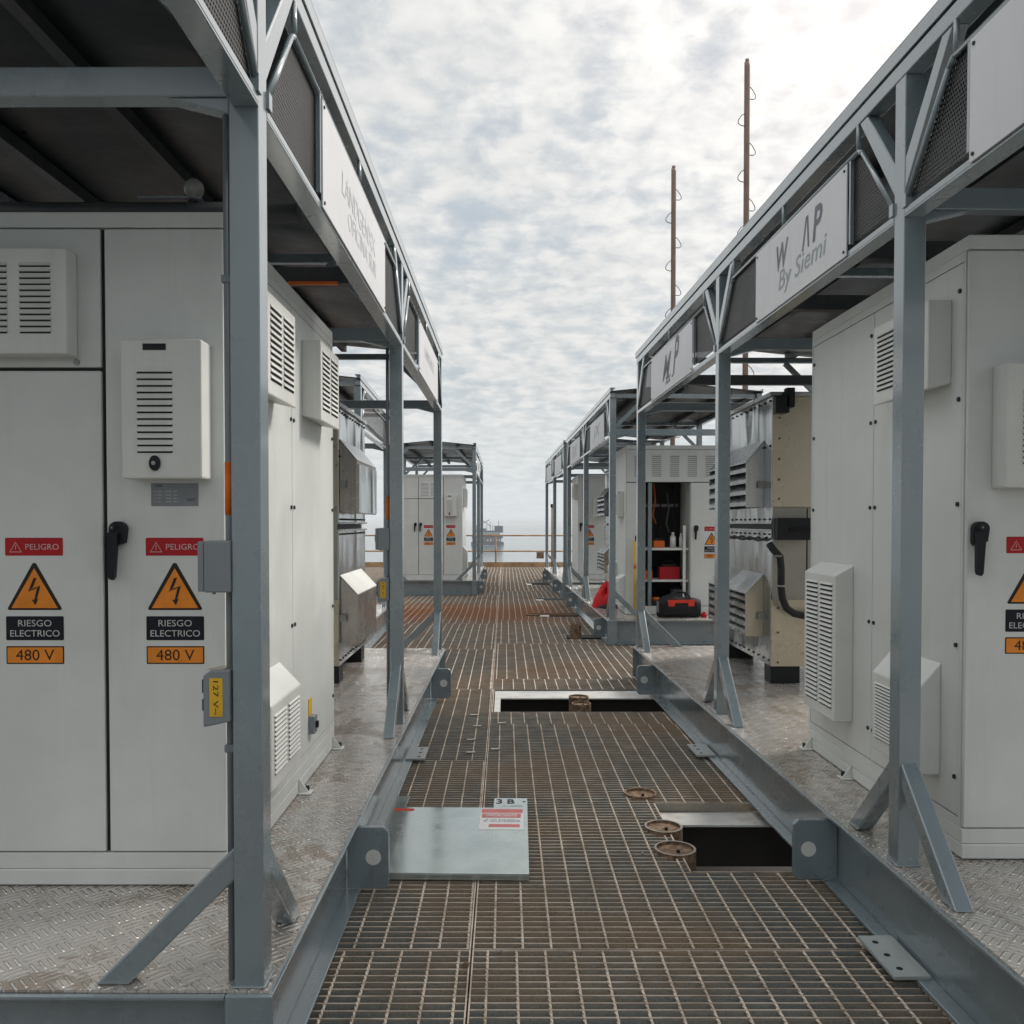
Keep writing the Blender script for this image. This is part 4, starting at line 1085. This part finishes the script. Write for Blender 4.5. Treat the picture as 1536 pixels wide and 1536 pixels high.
# conduit run with lamp under the near left roof
mb = MB(); mb.tube([(-2.3, 0, 0), (-0.72, 0, 0)], 0.035, 'purlin', 12)
for x in (-2.05, -1.1): mb.tube([(x, 0, 0), (x + 0.012, 0, 0)], 0.042, 'purlin', 12)
o = mb.build('roof_conduit'); o.location = (0, 3.08, 2.575); tag(o, 'dark round pipe crossing under the near left roof above the cabinet', 'pipe')
lp = thing('bulkhead_lamp', 'small round pale lamp under the near left roof', 'lamp', (-1.075, 3.06, 2.612))
mb = MB()
for k in range(7):
    pass
bm = bmesh.new(); bmesh.ops.create_uvsphere(bm, u_segments=16, v_segments=10, radius=0.034); me = bpy.data.meshes.new('globe'); bm.to_mesh(me); bm.free()
for p in me.polygons: p.use_smooth = True
me.materials.append(M['lamp']); o = bpy.data.objects.new('globe', me); COL.objects.link(o); o.parent = lp; o.location = (0, -0.01, 0.035)
mb = MB(); mb.tube([(0, 0.0, 0.0), (0, 0.0, 0.012)], 0.022, 'boxgrey', 12); mb.box(-0.2, -0.02, -0.004, 0.004, 0.004, 0.012, 'boxgrey'); mb.build('base', lp)
mb = MB(); mb.box(-0.11, 0.11, -0.012, 0.012, 0, 0.012, 'tape'); mb.box(-0.3, -0.111, -0.01, 0.01, 0.0, 0.01, 'purlin'); o = mb.build('marker_strip'); o.location = (-0.86, 3.95, 2.56); tag(o, 'short orange strip under a dark cross beam of the near left roof', 'strip')

# ------------------------------------------------------------------ things on the corridor floor
# loose panel marked 3B
pn = thing('loose_panel', 'loose pale green-grey cabinet panel marked 3B lying on the grating', 'metal panel', (-0.245, 4.012, 0.030), R(-1.0))
mb = MB(); hx, hy = 0.355, 0.413
ol = [(-hx, -hy), (hx, -hy), (hx, hy + 0.17), (hx - 0.175, hy + 0.17), (hx - 0.175, hy + 0.015), (-hx + 0.085, hy + 0.015), (-hx + 0.085, hy + 0.2), (-hx, hy + 0.2)]
mb.poly([(x, y, 0.0) for x, y in ol], (0, 0, 0.004), 'plate')
mb.box(-hx, hx, -hy - 0.0, -hy + 0.003, -0.026, -0.0002, 'plate'); mb.box(hx - 0.003, hx, -hy + 0.0035, hy + 0.17, -0.026, -0.0002, 'plate'); mb.box(-hx, -hx + 0.003, -hy + 0.0035, hy, -0.026, -0.0002, 'plate')
mb.build('sheet', pn, 0.0015)
mb = MB(); mb.add([(x, y, 0.0048) for x, y in ((hx - 0.235, hy - 0.31), (hx - 0.022, hy - 0.31), (hx - 0.022, hy - 0.005), (hx - 0.235, hy - 0.005))], [(0, 1, 2, 3)], 'sign')
lb = mb.build('warning_label', pn, recalc=False)
t = MB()
def strip(a, b, c, d, m_): t.add([(x, y, 0.0055) for x, y in ((a, c), (b, c), (b, d), (a, d))], [(0, 1, 2, 3)], m_)
strip(hx - 0.232, hx - 0.025, hy - 0.07, hy - 0.012, 'plred'); strip(hx - 0.228, hx - 0.035, hy - 0.142, hy - 0.082, 'plred'); strip(hx - 0.19, hx - 0.04, hy - 0.275, hy - 0.235, 'plred')
add_text(t, 'IMPORTANTE', (hx - 0.205, hy - 0.128, 0.0062), (1, 0, 0), (0, 1, 0), 0.15, 0.034, 'sign', 0.0, 0.01)
add_text(t, 'x* 101.510.020.tx', (hx - 0.218, hy - 0.205, 0.0062), (1, 0, 0), (0, 1, 0), 0.18, 0.042, 'signink')
t.build('lettering', lb, recalc=False)
t = MB(); add_text(t, '3 B', (hx - 0.162, hy + 0.075, 0.0048), (1, 0, 0), (0, 1, 0), 0.095, 0.075, 'ink', 0.0, 0.03); add_text(t, 'xx.v v000000', (hx - 0.13, hy + 0.03, 0.0048), (1, 0, 0), (0, 1, 0), 0.105, 0.018, 'signink'); t.build('lettering', pn, recalc=False)
mb = MB(); mb.add([(x, y, 0.0048) for x, y in rrect(-hx + 0.03, -hx + 0.135, hy - 0.045, hy - 0.01, 0.015)], [tuple(range(20))], 'bagred'); mb.build('red_mark', pn, recalc=False)
mb = MB(); mb.tube([(hx - 0.018, hy + 0.11, 0.004), (hx - 0.018, hy + 0.11, 0.0052)], 0.007, 'gap', 12); mb.build('screw_hole', pn)


def pipe_stub(X, Y, r, h, label, rim='zinc', low=0.3, fill=0.004):
    """open steel pipe end with a rusted bottom"""
    n = 28; mb = MB(); vs = []; fs = []
    for (rr, z) in ((r, -low), (r, h), (r - 0.010, h), (r - 0.010, h - fill - 0.01)):
        vs += [(rr * math.cos(2 * math.pi * k / n), rr * math.sin(2 * math.pi * k / n), z) for k in range(n)]
    def ring(a, mt):
        f = [(a * n + k, a * n + (k + 1) % n, (a + 1) * n + (k + 1) % n, (a + 1) * n + k) for k in range(n)]
        return f
    mb.add(vs[:2 * n], ring(0, 0), 'rust', True); mb.add(vs[n:3 * n], ring(0, 0), rim, False); mb.add(vs[2 * n:], ring(0, 0), 'rust', True)
    mb.add(vs[3 * n:], [tuple(range(n))], 'rust')
    mb.tube([(0.01, -0.02, h - fill - 0.008), (0.01, -0.02, h - fill + 0.002)], 0.008, 'gap', 8)
    o = mb.build('pipe_stub', recalc=False); o.location = (X, Y, 0); return tag(o, label, 'pipe', 'rusty pipe ends in the grating')
pipe_stub(0.745, 4.76, 0.088, 0.012, 'rusty pipe end set in the grating farthest of the three by the near opening', 'rust')
pipe_stub(0.775, 4.23, 0.092, 0.012, 'pale-rimmed pipe end at the back left of the near floor opening')
pipe_stub(0.775, 3.94, 0.094, 0.012, 'pale-rimmed pipe end at the front left of the near floor opening')
pipe_stub(0.63, 7.40, 0.085, 0.016, 'brown pipe end in the middle of the wide opening, nearer the white beam', 'rust')
pipe_stub(0.63, 7.14, 0.08, 0.010, 'brown pipe end in the middle of the wide opening, nearer the camera', 'rust')
pipe_stub(0.92, 11.3, 0.075, 0.17, 'tall rusty pipe stump in front of the middle right shelter', 'rust')
pipe_stub(0.45, 14.05, 0.12, 0.02, 'low dark pipe end in the rusty stretch of grating', 'rust')

# duffel bag
bg_ = thing('duffel_bag', 'black duffel bag with red panel in front of the open cabinet', 'bag', (2.19, 10.98, FL), R(3))
def loft(rings, mt, mb):
    n = len(rings[0]); vs = [p for r_ in rings for p in r_]
    fs = [(i * n + k, i * n + (k + 1) % n, (i + 1) * n + (k + 1) % n, (i + 1) * n + k) for i in range(len(rings) - 1) for k in range(n)]
    fs += [tuple(range(n - 1, -1, -1)), tuple(range((len(rings) - 1) * n, len(rings) * n))]
    mb.add(vs, fs, mt, True)
rings = []
for i in range(9):
    t = i / 8; x = -0.26 + 0.52 * t; sc = 1 - 0.22 * (abs(t - 0.5) * 2) ** 3; sag = 0.02 * math.sin(t * 7)
    pts = []
    for k in range(20):
        a = 2 * math.pi * k / 20; cy, cz = math.cos(a), math.sin(a)
        e = 0.65
        pts.append((x, 0.13 * sc * math.copysign(abs(cy) ** e, cy), 0.135 + sag * (cz > 0) + 0.134 * sc * math.copysign(abs(cz) ** e, cz) - 0.134 * (1 - sc) * 1.0))
    rings.append(pts)
mb = MB(); loft(rings, 'bag', mb); mb.build('body', bg_)
mb = MB(); mb.box(-0.17, 0.17, -0.137, -0.131, 0.185, 0.225, 'bagred'); mb.box(-0.16, -0.08, -0.138, -0.132, 0.145, 0.186, 'bagred'); mb.box(0.09, 0.165, -0.138, -0.132, 0.145, 0.186, 'bagred'); mb.build('red_panel', bg_, 0.002)
mb = MB(); mb.tube([(-0.12, -0.1, 0.24), (-0.1, -0.05, 0.30), (0, 0, 0.315), (0.1, -0.05, 0.30), (0.12, -0.1, 0.24)], 0.012, 'bag', 8); mb.tube([(-0.12, 0.1, 0.24), (-0.08, 0.04, 0.305), (0.08, 0.04, 0.305), (0.12, 0.1, 0.24)], 0.012, 'bag', 8); mb.build('handle', bg_)
mb = MB(); mb.box(-0.268, -0.262, -0.06, 0.06, 0.06, 0.2, 'silver'); mb.build('end_pocket', bg_, 0.002)


def heap(X, Y, sx, sy, h, mt, name, label, cat, seed):
    rnd = random.Random(seed); n, m = 28, 10; vs = []; fs = []
    for j in range(m + 1):
        t = j / m
        for k in range(n):
            a = 2 * math.pi * k / n
            wob = 1 + 0.14 * math.sin(3 * a + seed) + 0.08 * math.sin(7 * a + 2 * seed + t * 5) + rnd.uniform(-0.04, 0.04)
            rr = math.sqrt(max(0, 1 - t ** 2.2)) * wob if j < m else 0.0
            z = h * (t ** 1.0) * (1 + 0.22 * math.sin(4 * a + seed * 2))  * (1 + 0.18 * math.sin(2 * a + seed)) + (0.02 * h * rnd.uniform(-1, 1) * 3 if 0 < j < m else 0)
            vs.append((sx * rr * math.cos(a) + 0.3 * sx * t, sy * rr * math.sin(a), max(0.002, z)))
    for j in range(m):
        for k in range(n): fs.append((j * n + k, j * n + (k + 1) % n, (j + 1) * n + (k + 1) % n, (j + 1) * n + k))
    mb = MB(); mb.add(vs, fs, mt, True); o = mb.build(name, recalc=False); o.location = (X, Y, FL)
    md = o.modifiers.new('sub', 'SUBSURF'); md.levels = 1; md.render_levels = 1
    return tag(o, label, cat)
heap(1.40, 12.35, 0.17, 0.26, 0.27, 'cloth', 'red_cloth', 'crumpled red cloth heaped at the edge of the middle right shelter', 'cloth', 3)
heap(1.42, 12.1, 0.12, 0.12, 0.06, 'navy', 'dark_cloth', 'small dark bundle under the red cloth heap', 'cloth', 5)
mb = MB(); mb.tube([(0, 0, 0), (0, 0, 0.05)], 0.04, 'red', 14); mb.tube([(0, 0, 0.0501), (0, 0, 0.07)], 0.02, 'red', 12); o = mb.build('plastic_lid_red'.replace('_red', '')); o.location = (2.50, 10.92, FL); tag(o, 'small red plastic cap to the right of the duffel bag', 'cap')

# white clips and bits on the grating
def clip(x, y, rz, label):
    mb = MB(); mb.box(-0.03, 0.03, -0.012, 0.012, 0.001, 0.008, 'zinc')
    o = mb.build('grating_clip', bevel=0.002); o.location = (x, y, 0.0015); o.rotation_euler = (0, 0, rz); return tag(o, label, 'clip', 'pale fixing clips on the grating')
cl_lab = 'small pale fixing clip screwed on the grating left of the wide opening'
for x, y, a in ((-0.235, 6.72, 0.1), (-0.20, 6.35, 0.0), (-0.23, 5.95, 0.2), (-0.22, 5.62, 0.1), (-0.02, 6.45, 0.3), (-0.06, 5.70, 0.0)): clip(x, y, a, cl_lab)
for x, y, sz in ((-0.02, 2.99, 0.010), (-0.13, 2.90, 0.012), (-0.14, 3.62, 0.014), (0.19, 3.3, 0.006), (-0.1, 3.6, 0.009), (0.62, 3.9, 0.006)):
    bm = bmesh.new(); bmesh.ops.create_icosphere(bm, subdivisions=1, radius=sz)
    for v in bm.verts: v.co *= random.uniform(0.75, 1.2)
    me = bpy.data.meshes.new('stone_chip'); bm.to_mesh(me); bm.free(); me.materials.append(M['rust'] if sz > 0.011 else M['steel'])
    o = bpy.data.objects.new('stone_chip', me); COL.objects.link(o); o.location = (x, y, sz * 0.6); tag(o, 'tiny stone chip lying loose on the near grating', 'stone chip', 'loose chips on the grating')

# ------------------------------------------------------------------ masts behind the right shelters
def mast(X, Y, top, label):
    r = thing('ringed_mast', label, 'mast', (X, Y, 0), 0, 'brown masts with wire rings')
    mb = MB(); mb.tube([(0, 0, 0.0), (0, 0, top - 0.07), (0, 0, top)], 0.047, 'mast', 14)
    mb.box(-0.12, 0.12, -0.12, 0.12, 0.002, 0.014, 'mast'); mb.build('pole', r)
    mb = MB(); mb.tube([(0, 0, top + 0.0005), (0, 0, top + 0.05)], 0.035, 'mast', 12); mb.build('cap', r)
    k = 0; z = top - 0.55
    while z > 2.5:
        sd = 1 if k % 2 == 0 else -1
        mb = MB(); pts = [(sd * 0.045, 0, z + 0.16), (sd * 0.10, 0, z + 0.12), (sd * 0.155, 0, z + 0.04), (sd * 0.16, 0, z - 0.01), (sd * 0.12, 0, z - 0.04), (sd * 0.045, 0, z - 0.045)]
        ca = math.cos(0.5 * sd); pts = [(p[0], p[0] * 0.35, p[2]) for p in pts]
        mb.tube(pts, 0.0075, 'wire', 6); mb.build('step_ring', r); z -= 0.46; k += 1
    return r
mast(4.02, 14.65, 9.12, 'taller brown mast with wire rings rising behind the right shelter roof')
mast(3.27, 17.05, 8.34, 'shorter brown mast with wire rings behind the right shelter roof')

# ------------------------------------------------------------------ end railing, vent pipe, sea platform
rl = thing('guard_railing', 'rusty pipe guard railing along the seaward end of the walkway', 'railing', (0, 29.62, 0))
for z in (1.06, 0.53):
    mb = MB(); mb.tube([(-7.5, 0, z), (6.5, 0, z)], 0.026, 'rail', 10); mb.build('rail', rl)
for x in [-0.30 + 1.9 * k for k in range(-3, 4)]:
    mb = MB(); mb.tube([(x, 0, -0.03), (x, 0, 1.06)], 0.026, 'rail', 10); mb.build('post', rl)
mb = MB(); mb.box(-7.5, 6.5, -0.035, -0.027, -0.02, 0.16, 'rail'); mb.build('toe_board', rl)
mb = MB(); mb.box(1.08, 1.33, -0.04, -0.028, 0.28, 0.5, 'rust'); mb.build('brown_plate', rl)
mb = MB(); mb.tube([(0, 0, 0), (0, 0, 1.95)], 0.035, 'mast', 12); mb.tube([(0, 0, 1.951), (0, 0, 2.05)], 0.055, 'black', 12); o = mb.build('vent_pipe'); o.location = (1.42, 26.0, 0); tag(o, 'thin dark upright pipe with black cap by the end railing', 'pipe')

rg = thing('offshore_platform', 'distant offshore platform with orange decks on the sea', 'offshore platform', (-20, 1025, -25))
mb = MB()
for x in (-12, 12):
    for y in (-8, 8): mb.tube([(x, y, -3), (x, y, 9)], 2.2, 'hull', 12)
mb.box(-19, 19, -12, 12, 0.5, 4.0, 'hull'); mb.build('pontoon', rg)
mb = MB(); mb.box(-18, 18, -12, 12, 8.5, 11, 'hull'); mb.box(-15, 16, -12.5, 10, 4.0, 8.4, 'hull')
for k in range(9): mb.box(-14 + k * 3.4, -12.4 + k * 3.4, -13, -12.6, 5.0, 7.6, 'hullorange' if k % 3 == 0 else 'hullwhite')
mb.build('main_deck', rg)
mb = MB(); mb.box(-16, 15, -9, 9, 11.05, 15, 'hullwhite')
for k in range(10): mb.box(-15 + k * 3, -13.4 + k * 3, -9.4, -9.05, 11.6, 14.2, 'hull')
mb.build('accommodation', rg)
mb = MB(); mb.box(-17, 18, -8, 8, 15.05, 17.5, 'hull'); mb.box(-10, -2, -5, 5, 17.55, 20, 'hull'); mb.box(8, 18, -5, 5, 17.55, 23, 'hull'); mb.build('upper_deck', rg)
mb = MB()
for x, h in ((-13, 24), (-7, 27), (-1, 25), (3, 28), (6, 24), (13, 29)): mb.tube([(x, 0, 17), (x, 0, h)], 0.35, 'hull', 6)
mb.bar((-12, 0, 22), (2, -3, 30), 0.7, 0.7, 'hull'); mb.bar((4, 0, 22), (-5, -3, 29), 0.6, 0.6, 'hull'); mb.build('masts', rg)

# ------------------------------------------------------------------ sea air
hm = bpy.data.materials.new('sea_haze'); hm.use_nodes = True
hn = N(hm.node_tree); hn.n.remove(hn.n['Principled BSDF'])
vol = hn.new('ShaderNodeVolumePrincipled'); vol.inputs['Color'].default_value = (0.93, 0.96, 1.0, 1.0); vol.inputs['Density'].default_value = 0.0002
hn.l.new(vol.outputs[0], [n for n in hn.n if n.type == 'OUTPUT_MATERIAL'][0].inputs['Volume'])
M['haze'] = hm
mb = MB(); mb.box(-14500, 14500, -14500, 14500, -26, 14, 'haze'); hz_o = struct(mb.build('haze'), 'stuff')
